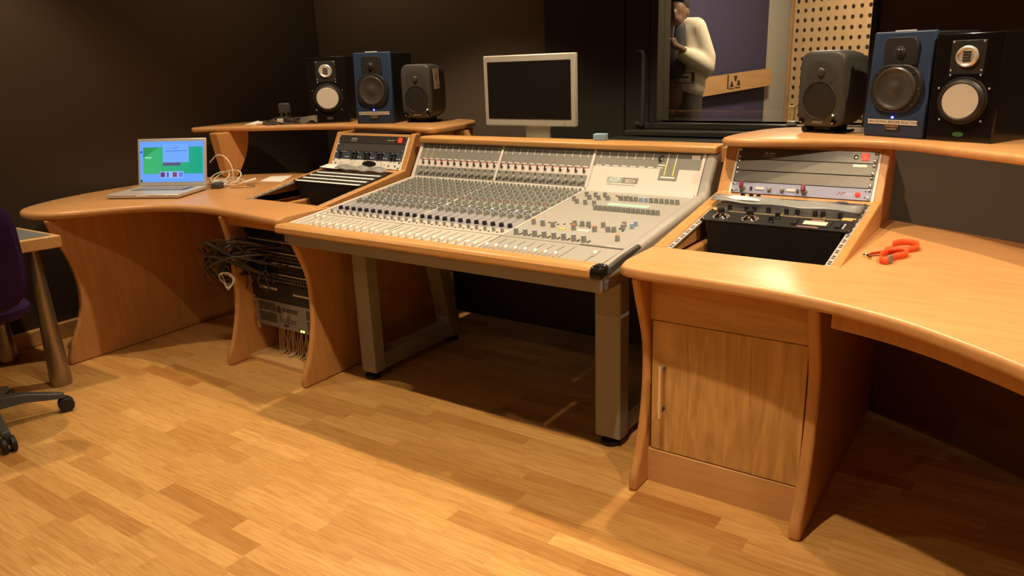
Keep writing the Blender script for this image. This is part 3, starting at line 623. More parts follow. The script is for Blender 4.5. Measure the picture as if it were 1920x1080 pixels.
# master section controls
for k in range(8):
    x = -1.523+.0398*k; slots.box(x-.001, x+.001, .012, .125, 0, .0006)
    put('fader_cap', FAD, MF, x-.02, .028, .001); put('group_knob', KM['bigb'], MK, x, .030)
    btn.box(x+.014, x+.020, .024, .030, 0, .003); btn.box(x+.014, x+.020, .036, .042, 0, .003)
slots.box(-1.146, -1.144, .005, .12, 0, .0006); put('fader_cap', FAD, MF, -1.145, .078, .001)
for k in range(12): put('return_knob', KM['bblue'] if k in (4, 5) else KM['big'], MK, -1.348+.0215*k, .512)
for k in range(14): put('return_knob', KM['big'], MK, -1.386+.0198*k, .372)
for x, s in ((-1.51, .53), (-1.47, .53), (-1.43, .535), (-1.48, .495), (-1.44, .498), (-1.40, .50), (-1.50, .43), (-1.46, .425), (-1.42, .425), (-1.53, .46)): put('talkback_knob', KM['big'], MK, x, s)
for x, s, c in ((-1.525, .150, 'bigr'), (-1.48, .142, 'bigb'), (-1.435, .140, 'big'), (-1.365, .178, 'big'), (-1.335, .180, 'big'), (-1.31, .182, 'big'), (-1.345, .135, 'bigr'), (-1.262, .138, 'bigr'), (-1.255, .190, 'big'), (-1.215, .150, 'big'), (-1.175, .185, 'big'), (-1.185, .215, 'big'), (-1.15, .205, 'bblue'), (-1.15, .235, 'bblue'), (-1.195, .155, 'big'), (-1.140, .074, 'bigr')):
    put('monitor_knob', KM[c], MK, x, s)
for k in range(16): btn.box(-1.50+.022*k, -1.494+.022*k, .165+.01*(k % 3), .171+.01*(k % 3), 0, .003)
for k in range(18): btn.box(-1.54+.012*k, -1.534+.012*k, .56-.012*(k % 4), .566-.012*(k % 4), 0, .003)
slots.build('fader_slots', 'black', co, world=True, kind='stuff'); btn.build('push_buttons', 'dgrey', co, world=True, kind='stuff'); btn2.build('push_buttons', 'white', co, world=True, kind='stuff')
MB(MK).box(-1.375, -1.20, .435, .468, 0, .0015).build('display', 'lcd', co, world=True)
MB(MK).box(-1.40, -1.375, .12, .128, 0, .003).build('yellow_key', 'yellow', co, world=True); MB(MK).box(-1.37, -1.362, .165, .185, 0, .004).build('yellow_key', 'yellow', co, world=True)
MB(MK).box(-1.33, -1.285, .128, .142, 0, .001).build('label_strip', 'white', co, world=True); MB(MK).box(-1.155, -1.10, .005, .014, 0, .001).build('label_strip', 'white', co, world=True)
MB(MK).box(-1.24, CX1+.002, -.004, .004, 0, .004).build('step_edge', 'mgrey', co, world=True)
# meter bridge
for a in (0, 1):
    plate(MR, XD[a], XD[a+1], .100, LB, 'bridge', 'meter_panel'); plate(MR, XD[a], XD[a+1], .066, .100, 'cream', 'switch_panel'); plate(MR, XD[a], XD[a+1], .0, .066, 'bridge', 'knob_panel')
plate(MR, XD[2], CX1, .113, LB, 'bridge', 'meter_panel'); plate(MR, XD[2], CX1, 0, .113, 'cream', 'master_bridge_panel'); plate(MR, -1.255, -1.176, .064, .115, 'bridge', 'meter_panel', 0, .0012)
for x in XD: MB(MR).box(x-.006, x+.006, 0, LB, 0, .004).build('divider', 'cream', co, world=True)
MB(MR).box(CX0, CX1, -.006, .010, 0, .004).build('bridge_sill', 'cream', co, world=True)
wl_ = MB(MR); gl = MB(MR); pk = MB(MR); tg = MB(MR); yl = MB(MR); sw = MB(MR); swk = MB(MR); kk = MB(MR)
for i, x in enumerate(CHX):
    x -= .004
    wl_.box(x-.0012, x+.0012, .146, .176, 0, .0008); (yl if i < 2 else gl).box(x-.0008, x+.0008, .112, .146, 0, .0007); gl.box(x-.016, x+.016, .1455, .147, 0, .0005)
    tg.box(x-.012, x+.012, .104, .108, 0, .0006)
    pk.box(x-.0185, x+.0185, .0965, .1005, 0, .0006)
    sw.lathe([(.006, 0), (.006, .005), (.004, .009)], (x, .083, 0), n=8); swk.box(x-.0015, x+.0015, .085, .097, .006, .012)
    kk.lathe([(.0085, 0), (.0078, .011), (.005, .012)], (x+.006, .036, 0), n=10)
    for d in (.018, .055, .022): swk.box(x-.012+d*.1, x-.008+d*.1, d, d+.006, 0, .003)
for i in range(8):
    x = -1.535+.0395*i; wl_.box(x-.0014, x+.0014, .150, .178, 0, .0008); gl.box(x-.0008, x+.0008, .122, .150, 0, .0007); gl.box(x-.018, x+.018, .1495, .151, 0, .0005); tg.box(x-.012, x+.012, .115, .119, 0, .0006)
for x in (-1.232, -1.196): wl_.box(x-.002, x+.002, .135, .180, .0012, .002); yl.box(x-.0025, x+.0025, .085, .135, .0012, .002)
tg.box(-1.268, -1.238, .126, .131, 0, .0006); tg.box(-1.245, -1.185, .073, .079, .0012, .002); tg.box(-1.135, -1.100, .160, .176, 0, .0012)
wl_.build('meter_scale', 'white', co, world=True, kind='stuff'); gl.build('meter_line', 'mgrey', co, world=True, kind='stuff'); yl.build('meter_lamps', 'yellow', co, world=True, kind='stuff'); pk.build('red_stripe', 'pinkl', co, world=True, kind='stuff'); tg.build('scribble_tags', 'white', co, world=True, kind='stuff')
sw.build('toggle_switches', 'dgrey', co, world=True, kind='stuff'); swk.build('toggle_levers', 'kblack', co, world=True, kind='stuff'); kk.build('monitor_knobs', 'knob', co, world=True, kind='stuff')
gn = MB(MR); gn.tube([(-1.262, .143, .002), (-1.268, .152, .008), (-1.258, .160, .012), (-1.252, .168, .010)], .004, 6); gn.build('goose_socket', 'kblack', co, world=True)
MB(MR).box(-1.478, -1.409, .042, .066, 0, .001).build('name_plate', 'tealtag', co, world=True); MB(MR).box(-1.409, -1.338, .042, .066, 0, .001).build('name_plate', 'grytag', co, world=True)
text('ASP', .030, 'wtxt', co, MR @ Matrix.Translation((-1.444, .053, .0011)), world=True); text('8024', .022, 'wtxt', co, MR @ Matrix.Translation((-1.374, .051, .0011)), world=True, shear=.25)
text('SUPERIOR SOUND RECORDING CONSOLE', .0068, 'grytag', co, MR @ Matrix.Translation((-1.412, .033, .0003)), world=True)
bx = tag(MB().box(0, .055, 0, .04, 0, .028).build('sticky_note_pad', 'lblue', bev=.003), 'small pale blue pad lying on top of the mixing console', 'note pad'); bx.location = (-1.60, 2.90, .998); bx.rotation_euler = (0, 0, R(8))

# ------------------------------------------------------------------ rack gear
ML, MU = rackM(LO), rackM(UP)
def screws(t, M, xa, xb, ss, mat='chrome', r=.0048):
    for x in (xa, xb):
        for s in ss: MB(M).lathe([(r*1.3, 0), (r*1.3, .0012), (r, .0035), (r*.4, .0045)], (x, s, .002), n=10).build('screw', mat, t, world=True)
def unit(name, label, cat, M, xa, xb, s0, s1, mat, depth=.12, th=.003, group=None, sc=True, scin=.007):
    c = M @ Vector(((xa+xb)/2, s0, 0)); t = thing(name, label, cat, tuple(c), 0, group)
    MB(M).box(xa, xb, s0+.0006, s1-.0006, -.003, th).build('front_panel', mat, t, bev=.0008, world=True)
    if depth: MB(M).box(xa+.025, xb-.025, s0+.002, s1-.002, -depth, -.003).build('case', 'black', t, world=True)
    if sc: screws(t, M, xa+scin, xb-scin, (s0+.008, s1-.008))
    return t
def on(M, x, s, z=.0031): return M @ Matrix.Translation((x, s, z))
XA, XB = -.947, -.464
def psu(label, xa, xb, lit, M=MU):
    t = unit('power_distributor', label, 'rack unit', M, xa, xb, .1345, .1785, 'psblk')
    text('PS 4X4', .013, 'wtxt', t, on(M, xa+.115, .158), world=True, shear=.15)
    text('POWER DISTRIBUTION', .0045, 'wtxt', t, on(M, xa+.115, .147), world=True)
    text('INTERNAL ON/OFF', .006, 'wtxt', t, on(M, xb-.105, .155), world=True)
    k = MB(M).lathe([(.008, 0), (.008, .003), (.004, .0035), (.004, .001)], (xb-.070, .156, .003), n=14); k.build('socket', 'chrome', t, world=True)
    s = MB(M).box(xb-.052, xb-.028, .145, .171, .003, .007).build('power_switch', 'ledr', t, bev=.001, world=True)
    text('1', .016, 'wtxt', s, on(M, xb-.040, .158, .0071), world=True)
    return t
psu('black power distributor with lit red switch, top of right rack', XA, XB, 1)
b1 = unit('blank_panel', 'grey blank rack panel with white sticker in right rack', 'rack unit', MU, XA, XB, .0900, .1338, 'blank', 0)
MB(MU).box(XB-.075, XB-.030, .121, .130, .003, .0036).build('sticker', 'paper', b1, world=True)
unit('blank_panel', 'plain grey blank panel above the blue-grey preamp, right rack', 'rack unit', MU, XA, XB, .0450, .0885, 'blank', 0)
nv = unit('microphone_preamp', 'blue-grey microphone preamp with two red knobs in right rack', 'rack unit', MU, XA, XB, .0008, .0440, 'neve')
for x in (-.905, -.684):
    k = MB(MU).lathe([(.013, 0), (.012, .004), (.009, .006), (.009, .018), (.006, .019)], (x, .022, .003), n=16).build('gain_knob', 'knob', nv, world=True)
    MB(MU @ Matrix.Translation((x, .024, .021))).box(-.007, .007, -.011, .013, 0, .012).build('red_pointer', 'rknob', k, bev=.003, world=True)
for x in (-.806, -.760): MB(MU).lathe([(.0075, 0), (.0068, .016), (.004, .017)], (x, .020, .003), n=12).build('trim_knob', 'knob', nv, world=True)
for x in (-.842, -.730): MB(MU).box(x-.016, x+.016, .016, .027, .003, .006).build('push_button', 'cream', nv, bev=.001, world=True)
for x in (-.873, -.706): MB(MU).box(x-.004, x+.004, .014, .026, .003, .009).build('toggle', 'kblack', nv, bev=.001, world=True)
MB(MU).lathe([(.009, 0), (.009, .004), (.006, .006)], (-.506, .021, .003), n=16).build('power_lamp', 'ledr', nv, world=True)
lz = MB(MU); lz.tube([(-.572, .016, .0035), (-.566, .028, .0035), (-.560, .018, .0035), (-.556, .026, .0035), (-.548, .026, .0035)], .0011, 5); lz.build('logo', 'redlogo', nv, world=True)
text('NEVE', .008, 'wtxt', nv, on(MU, -.535, .020), world=True)
for x in (-.928, -.483):
    for s in (.034, .012): MB(MU).lathe([(.003, 0), (.003, .001)], (x, s, .003), n=8).build('hole', 'dgrey', nv, world=True)
# lower slope, right rack
c1 = unit('equaliser', 'dark rack equaliser with black knobs partly under the clear plastic bag', 'rack unit', ML, XA, XB, .462, .550, 'dgrey')
for x in (-.882, -.852, -.825): MB(ML).lathe([(.008, 0), (.0075, .016), (.005, .017)], (x, .532, .003), n=12).build('knob', 'kblack', c1, world=True)
MB(ML).lathe([(.02, 0), (.02, .002), (.018, .003)], (-.545, .535, .003), n=16, sx=1.2).build('meter_window', 'kblack', c1, world=True)
c2 = unit('compressor', 'gold-edged black rack compressor with row of small knobs, right rack', 'rack unit', ML, XA, XB, .372, .460, 'psblk')
for x0, x1, a, b in ((XA+.004, XA+.045, .380, .405), (XB-.045, XB-.004, .376, .40)): MB(ML).box(x0, x1, a, b, .003, .0038).build('brass_corner', 'gold', c2, world=True)
MB(ML).box(XA+.07, XB-.05, .374, .377, .003, .0036).box(-.70, -.698, .377, .42, .003, .0036).box(-.655, -.653, .377, .41, .003, .0036).box(-.565, -.563, .377, .41, .003, .0036).build('gold_line', 'gold', c2, world=True)
for x in (-.884, -.824, -.799, -.749, -.689, -.653, -.596, -.571, -.517): MB(ML).lathe([(.0085, 0), (.0075, .018), (.005, .0185)], (x, .400, .003), n=12).build('knob', 'kblack', c2, world=True)
c3 = unit('valve_compressor', 'black rack compressor with two large chrome-skirted knobs and glowing meter', 'rack unit', ML, XA, XB, .278, .370, 'black', sc=True)
for x in (-.888, -.788):
    k = MB(ML).lathe([(.024, 0), (.022, .003), (.014, .012), (.0135, .016)], (x, .323, .003), n=24).build('dial', 'chrome', c3, world=True)
    MB(ML).lathe([(.0135, .016), (.0125, .030), (.009, .031)], (x, .323, .003), n=20).build('dial_cap', 'kblack', k, world=True)
    tk = MB(ML)
    for q in range(11):
        a = R(-140+28*q); tk.cyl((x+.027*math.sin(a), .323+.027*math.cos(a), .003), (x+.027*math.sin(a), .323+.027*math.cos(a), .0036), .0022, n=6)
    tk.build('dial_scale', 'wtxt', c3, world=True, kind='stuff')
for x, s in ((-.713, .308), (-.703, .348)):
    k = MB(ML).lathe([(.011, 0), (.010, .004), (.008, .006), (.008, .020), (.005, .021)], (x, s, .003), n=16).build('small_knob', 'kblack', c3, world=True)
for x in (-.647, -.512): MB(ML).box(x, x+.015, .298, .345, .003, .009).build('button_column', 'kblack', c3, world=True)
MB(ML).box(-.622, -.528, .298, .347, .003, .006).build('meter_bezel', 'kblack', c3, bev=.001, world=True)
MB(ML).box(-.612, -.540, .308, .338, .006, .0066).build('meter_face', 'meter', c3, world=True)
for a in ((-.595, -.555, .351, .360), (-.625, -.560, .289, .295)): MB(ML).box(*a, .003, .0036).build('meter_legend', 'pinkl', c3, world=True)
for q in range(4): MB(ML).lathe([(.003, 0), (.003, .002)], (-.488, .302+.012*q, .003), n=8).build('indicator', 'white', c3, world=True)
# clear plastic bag with a paper slip lying over the units
def bag(name, label, pts, zf, n=14, mm=6, M=ML):
    (x0, s0), (x1, s1) = pts; vs = []; fs = []
    for j in range(mm+1):
        for i in range(n+1):
            u_, v_ = i/n, j/mm; z = zf+.005*math.sin(u_*9+v_*4)*math.sin(v_*PI)+.003*math.sin(u_*17+v_*2)
            vs.append((x0+(x1-x0)*u_, s0+(s1-s0)*v_-.02*u_*(1 if name else 0), z))
    for j in range(mm):
        for i in range(n): a = j*(n+1)+i; fs.append((a, a+1, a+n+2, a+n+1))
    m = MB(M); m.add(vs, fs); o = m.build(name, 'plastic', solid=.0012); tag(o, label, 'plastic bag'); return o
bag('plastic_bag', 'clear plastic bag draped across the knobs of right rack', ((-.965, .428), (-.462, .500)), .022)
pa = MB(ML); pa.box(-.945, -.80, .456, .500, .020, .0206); tag(pa.build('paper_slip', 'paper'), 'white paper slip under the clear bag on right rack', 'paper')

# left rack
LA, LB_ = -3.122, -2.638
psu('black power distributor with lit red switch, top of left rack', -3.120, -2.636, 1)
unit('blank_panel', 'dark grey blank panel below the red switch in left rack', 'rack unit', MU, -3.120, -2.636, .0900, .1338, 'dgrey', 0)
g1 = unit('multichannel_gate', 'dark blue rack gate crowded with small black knobs in left rack', 'rack unit', MU, -3.120, -2.636, .0455, .0890, 'bluegear')
for k in range(5):
    xx = -3.075+k*.092
    for dx, s in ((0, .077), (.026, .078), (.004, .060), (.028, .060)):
        if k == 0 and dx > .02: continue
        MB(MU).lathe([(.0085, 0), (.0078, .012), (.005, .0125)], (xx+dx, s, .003), n=12).build('knob', 'kblack', g1, world=True)
    MB(MU).box(xx-.004, xx+.040, .0855, .0870, .003, .0036).build('legend_line', 'wtxt', g1, world=True)
    for dx in (.045, .062):
        MB(MU).lathe([(.0032, 0), (.0032, .004)], (xx+dx, .056, .003), n=8).build('button', 'white', g1, world=True)
g2 = unit('digital_interface', 'white rack unit with rounded ends and dark oval window in left rack', 'rack unit', MU, -3.120, -2.636, .0008, .0446, 'white')
MB(MU).lathe([(.0165, 0), (.0165, .0012)], (-2.848, .024, .003), n=32, sx=3.0).build('oval_window', 'dkscreen', g2, world=True)
for x in (-3.06, -3.043, -2.98, -2.963, -2.76, -2.74): MB(MU).lathe([(.0035, 0), (.0035, .001)], (x, .024, .003), n=10).build('indicator', 'pinkl', g2, world=True)
for x in (-3.095, -2.71, -2.665): MB(MU).lathe([(.005, 0), (.005, .003)], (x, .020, .003), n=10).build('button', 'mgrey', g2, world=True)
for k in range(4):
    s0 = .318+k*.048; lab = ('frontmost', 'second from the front', 'third from the front', 'rearmost')[k]
    t = unit('patchbay', 'black patchbay with white label strip, %s of four in left rack' % lab, 'patchbay', ML, LA, LB_, s0, s0+.0445, 'black', .10)
    MB(ML).box(LA+.014, LB_-.014, s0+.002, s0+.017, .003, .0042).build('label_strip', 'paper', t, world=True)
    jm = MB(ML)
    for i in range(24): jm.lathe([(.004, 0), (.004, .0015), (.0025, .0016)], (LA+.04+i*.0177, s0+.031, .003), n=8)
    jm.build('jack_sockets', 'dgrey', t, world=True, kind='stuff')
bg = MB(); vs = []; fs = []; n, mm = 16, 6
for j in range(mm+1):
    for i in range(n+1):
        u_, v_ = i/n, j/mm; vs.append((-3.02+.37*u_, .512+.066*v_-.012*u_, .016+.008*math.sin(u_*7+v_*3)*math.sin(v_*PI)+.005*math.sin(u_*19)))
for j in range(mm):
    for i in range(n): a = j*(n+1)+i; fs.append((a, a+1, a+n+2, a+n+1))
bg = MB(ML); bg.add(vs, fs); tag(bg.build('plastic_bag', 'plastic', solid=.0012), 'clear plastic bag lying above the patchbays in left rack', 'plastic bag')
pa = MB(ML @ Matrix.Translation((-3.07, .548, .012)) @ Matrix.Rotation(R(-6), 4, 'Z')); pa.box(-.075, .075, -.03, .032, 0, .0006); tag(pa.build('paper_slip', 'paper'), 'cream paper slip at left of the clear bag, left rack', 'paper')
pa = MB(); pa.prism([(-3.584, 2.658), (-3.441, 2.693), (-3.588, 2.893), (-3.683, 2.812)], ZT+.0004, ZT+.0016); tag(pa.build('paper_sheet', 'paper'), 'white paper sheet on worktop beside the left rack', 'paper')

# patchbays and gear in the open pedestal, facing the room
YP = 2.128
MPD = frame((0, YP, 0), (1, 0, 0), (0, 0, 1))
PA, PB = -3.026, -2.541
def frontunit(name, label, z0, z1, mat, cat='patchbay', depth=.14):
    return unit(name, label, cat, MPD, PA, PB, z0, z1, mat, depth)
bl = frontunit('blank_panel', 'black blank panel with pale top edge under the left worktop', .600, .655, 'black', 'rack unit', 0)
MB(MPD).box(PA, PB, .650, .656, .003, .006).build('edge_strip', 'alu', bl, world=True)
for nm, z0, zs in (('upper', .548, .575), ('second', .496, .499), ('third', .444, .4455), ('lowest', .392, .425)):
    t = frontunit('patchbay', 'black patchbay wired with cables in the open pedestal, %s one' % nm, z0, z0+.050, 'black')
    MB(MPD).box(PA+.02, PB-.02, z0+.041, z0+.047, .003, .0045).build('label_strip', 'alu', t, world=True)
    jm = MB(MPD)
    for r_ in (.012, .028):
        for i in range(24): jm.lathe([(.0042, 0), (.0042, .003), (.0025, .0032)], (PA+.04+i*.0177, z0+r_, .003), n=8)
    jm.build('jack_sockets', 'mgrey' if nm in ('second', 'lowest') else 'dgrey', t, world=True, kind='stuff')
dv = frontunit('processor', 'black rack processor with two pale label strips in open pedestal', .300, .390, 'black', 'rack unit')
for a in ((PA+.06, PA+.185, .355, .367), (PB-.19, PB-.05, .345, .353)): MB(MPD).box(*a, .003, .0045).build('label_strip', 'alu', dv, world=True)
MB(MPD).box(PA+.02, PB-.02, .318, .3195, .003, .0036).build('groove', 'dgrey', dv, world=True)
bf = frontunit('buffer_panel', 'grey panel lettered buffer with two yellow lamps in open pedestal', .168, .298, 'mgrey', 'rack unit', .10)
for x0, x1, z0, z1 in ((PA+.03, PA+.155, .246, .288), (PA+.03, PA+.155, .190, .238), (PB-.115, PB-.015, .240, .285), (PB-.115, PB-.015, .182, .232), (PA+.20, PA+.31, .255, .275)):
    MB(MPD).box(x0, x1, z0, z1, .003, .0036).build('printed_field', 'dgrey', bf, world=True)
text('buffer', .052, 'dgrey', bf, MPD @ Matrix.Translation((-2.79, .215, .0033)), world=True)
for a in ((PA+.165, PA+.190, .246, .278), (PA+.20, PA+.235, .185, .193)): MB(MPD).box(*a, .003, .006).build('switch', 'kblack', bf, world=True)
for x in (-2.702, -2.686): MB(MPD).lathe([(.0055, 0), (.0055, .003)], (x, .178, .003), n=10).build('lamp', 'ledy', bf, world=True)
MB(MPD).box(-2.715, -2.673, .169, .187, .003, .0034).build('lamp_field', 'kblack', bf, world=True)
# beige wires hanging from the buffer panel to the plinth
random.seed(11)
for i in range(26):
    x = -2.93+i*.0148+random.uniform(-.004, .004); a = random.uniform(-.012, .012)
    pts = spline([(x, 2.19, .185), (x+a, 2.175, .13), (x-a*.5, 2.17, .07), (x+a*.7, 2.165, .035), (x+a+.004, 2.145+random.uniform(-.02, .01), .026)], 4)
    o = MB().tube(pts, .0036, 5).build('hanging_wire', 'beige'); tag(o, 'thin beige wire hanging below the grey buffer panel', 'wire', 'beige wires below the buffer panel')
# black patch cables looping out of the pedestal
for i in range(36):
    z = random.choice((.435, .485, .53, .57)); x = -3.0+abs(random.gauss(0, .13)); x = min(x, -2.72)
    far = random.random() < .6; ex = (-3.10+random.uniform(-.10, .04)) if far else x-random.uniform(.05, .14); ez = (random.uniform(.42, .60) if far else z+random.uniform(-.02, .03)); ey = (2.0+random.uniform(-.04, .04)) if far else YP-random.uniform(.05, .09)
    pts = spline([(x, YP-.006, z), (x-.01, YP-.05, z+.012), ((x+ex)/2, ey+.02, (z+ez)/2+.035), (ex, ey, ez), (ex-.02+random.uniform(-.02, .02), ey+.05, ez-random.uniform(.06, .12)), (ex+.05, YP-.05, max(.42, ez-random.uniform(.08, .13))), (-3.005, YP-.02, .415+random.uniform(0, .06)) if far else (x-random.uniform(.06, .16), YP-.01, random.choice((.40, .455, .50)))], 5)
    o = thing('patch_cable', '', 'cable', (x, YP, z)); MB().tube(pts, .0040, 5).build('lead', 'cabk', o, world=True); MB().cyl((x, YP-.004, z), (x-.004, YP-.032, z+.006), .0046, n=8).build('plug', 'dgrey', o, world=True)
    tag(o, 'black patch cable looping from the patchbays in open pedestal', 'cable', 'black patch cables in the open pedestal')
for i in range(4):
    c = Vector((-3.045, 2.005+.012*i, .405)); r_ = .040-.004*i
    pts = [c+Vector((-.012*i+r_*1.15*math.cos(t), .012*math.sin(t*2+i), r_*math.sin(t))) for t in [2*PI*k/22*1.02 for k in range(23)]]
    o = MB().tube(pts, .0026, 5).build('white_cable_loop', 'cable'); tag(o, 'coiled white cable loop hanging at pedestal side below black cables', 'cable', 'white cable loops on the pedestal side')

# ------------------------------------------------------------------ loudspeakers (local: front faces -y, base at z = 0)
def ring_screws(t, c, r, angs, y=-.001, rs=.0035, mat='chrome'):
    for a in angs: MB().lathe([(rs, 0), (rs, .0015), (rs*.5, .0025)], (c[0]+r*math.cos(R(a)), y, c[1]+r*math.sin(R(a))), (0, -1, 0), n=8).build('screw', mat, t)
def blue_speaker(label, loc, rz, words):
    W, H, D = .222, .372, .27; t = thing('studio_monitor', label, 'loudspeaker', loc, rz, None)
    MB().box(-W/2+.004, W/2-.004, .028, D, 0, H-.004).build('cabinet', 'black', t, bev=.006)
    MB().prism([(.0, 0), (-.008, .06), (-.002, .10), (.012, H), (.030, H), (.030, 0)], -W/2, W/2, 'X').build('baffle', 'tannoy', t, bev=.006, seg=3)
    tw = MB(); tw.prism([(-.058, .255), (.058, .255), (.058, .335), (.045, .352), (-.045, .352), (-.058, .335)], -.0035, .012, 'Y')
    tp_ = tw.build('tweeter_plate', 'rubber', t, bev=.002)
    MB().lathe([(.020, .001), (.019, .004), (.015, .005), (.010, .003), (.0, .010)][::1], (0, -.0035, .302), (0, -1, 0), n=20).build('tweeter', 'cone', tp_)
    MB().lathe([(.0145, .004), (.012, .009), (.006, .0125), (.0005, .0135)], (0, -.0035, .302), (0, -1, 0), n=20).build('dome', 'kblack', tp_)
    pts = []
    for k in range(40):
        a = 2*PI*k/40; c_, s_ = math.cos(a), math.sin(a); q = (abs(c_)**3+abs(s_)**3)**(-1/3); r_ = .088*(.55+.45*q) if True else 0; pts.append((min(.097, max(-.097, r_*c_*1.05)), .175+max(-.083, min(.083, r_*s_))))
    MB().prism(pts, -.013, .006, 'Y').build('woofer_frame', 'rubber', t, bev=.003)
    MB().lathe([(.076, .0), (.075, .004), (.070, .007), (.063, .004), (.060, .0015), (.035, -.0005+.001), (.026, .001), (.018, .006), (.0005, .008)], (0, -.0128, .175), (0, -1, 0), n=36).build('woofer', 'cone', t)
    ring_screws(t, (0, .175), .086, (40, 140, 0, 180, 220, 320), -.013, .003, 'dgrey')
    MB().lathe([(.004, 0), (.004, .002), (.001, .003)], (0, -.007, .073), (0, -1, 0), n=10).build('power_lamp', 'ledb', t)
    ML2 = frame((0, -.0083, .056), (1, 0, 0), (0, -.008, .06))
    lb = MB(ML2).box(-.092, .092, -.0085, .0085, 0, .0006).build('warning_label', 'paper', t)
    text(words, .0128, 'btxt', lb, ML2 @ Matrix.Translation((0, 0, .0008)))
    bd = MB(frame((0, -.0066, .038), (1, 0, 0), (0, -.008, .06))).box(-.026, .026, -.011, .009, 0, .0008).build('badge', 'btxt', t)
    MBt = frame((0, -.0066, .038), (1, 0, 0), (0, -.008, .06))
    text('TANNOY', .0125, 'gold', bd, MBt @ Matrix.Translation((0, .003, .001))); text('loudspeaker', .0075, 'wtxt', bd, MBt @ Matrix.Translation((0, -.006, .001)))
    MB().box(-.04, .03, .02, .03, H-.004, H+.004).build('top_tape', 'paper', t)
    return t
def black_speaker(label, loc, rz, badge):
    W, H, D = .222, .372, .30; t = thing('studio_monitor', label, 'loudspeaker', loc, rz)
    MB().box(-W/2, W/2, 0, D, 0, H).build('cabinet', 'blackg', t, bev=.005, seg=3)
    MB().box(-.056, .056, -.002, .004, .232, .348).build('tweeter_plate', 'rubber', t, bev=.003)
    rg = MB().lathe([(.036, 0), (.036, .005), (.031, .008), (.027, .005), (.020, .003)], (0, -.002, .293), (0, -1, 0), n=32).build('tweeter_ring', 'ringsil', t)
    MB().lathe([(.021, .003), (.021, .0045)], (0, -.002, .293), (0, -1, 0), n=24).build('tweeter_face', 'ringsil', rg)
    for k in range(4): MB().box(-.013, .013, -.0085, -.006, .277+k*.0095, .2815+k*.0095).build('slat', 'kblack', rg)
    ring_screws(t, (0, .290), .0, ())
    for x, z in ((-.049, .342), (.049, .342), (-.049, .246), (.049, .246), (-.049, .230), (.049, .230), (-.082, .185), (.082, .185), (-.068, .075), (.068, .075)):
        MB().lathe([(.0036, 0), (.0036, .0015), (.0018, .003)], (x, -.002, z), (0, -1, 0), n=8).build('screw', 'silver', t)
    MB().lathe([(.082, 0), (.081, .004), (.077, .005), (.074, .0045), (.069, .014), (.064, .017), (.060, .015), (.058, .004)], (0, -.0005, .143), (0, -1, 0), n=40).build('surround', 'rubber', t)
    MB().lathe([(.0605, .014), (.050, .0095), (.035, .0045), (.018, .0012), (.0005, .0004)], (0, -.001, .143), (0, -1, 0), n=40).build('woofer_cone', 'conesil', t)
    MB().lathe([(.0085, 0), (.0085, .002), (.006, .0028)], (0, 0, .026), (0, -1, 0), n=24, sx=2.2).build('badge', badge, t)
    return t
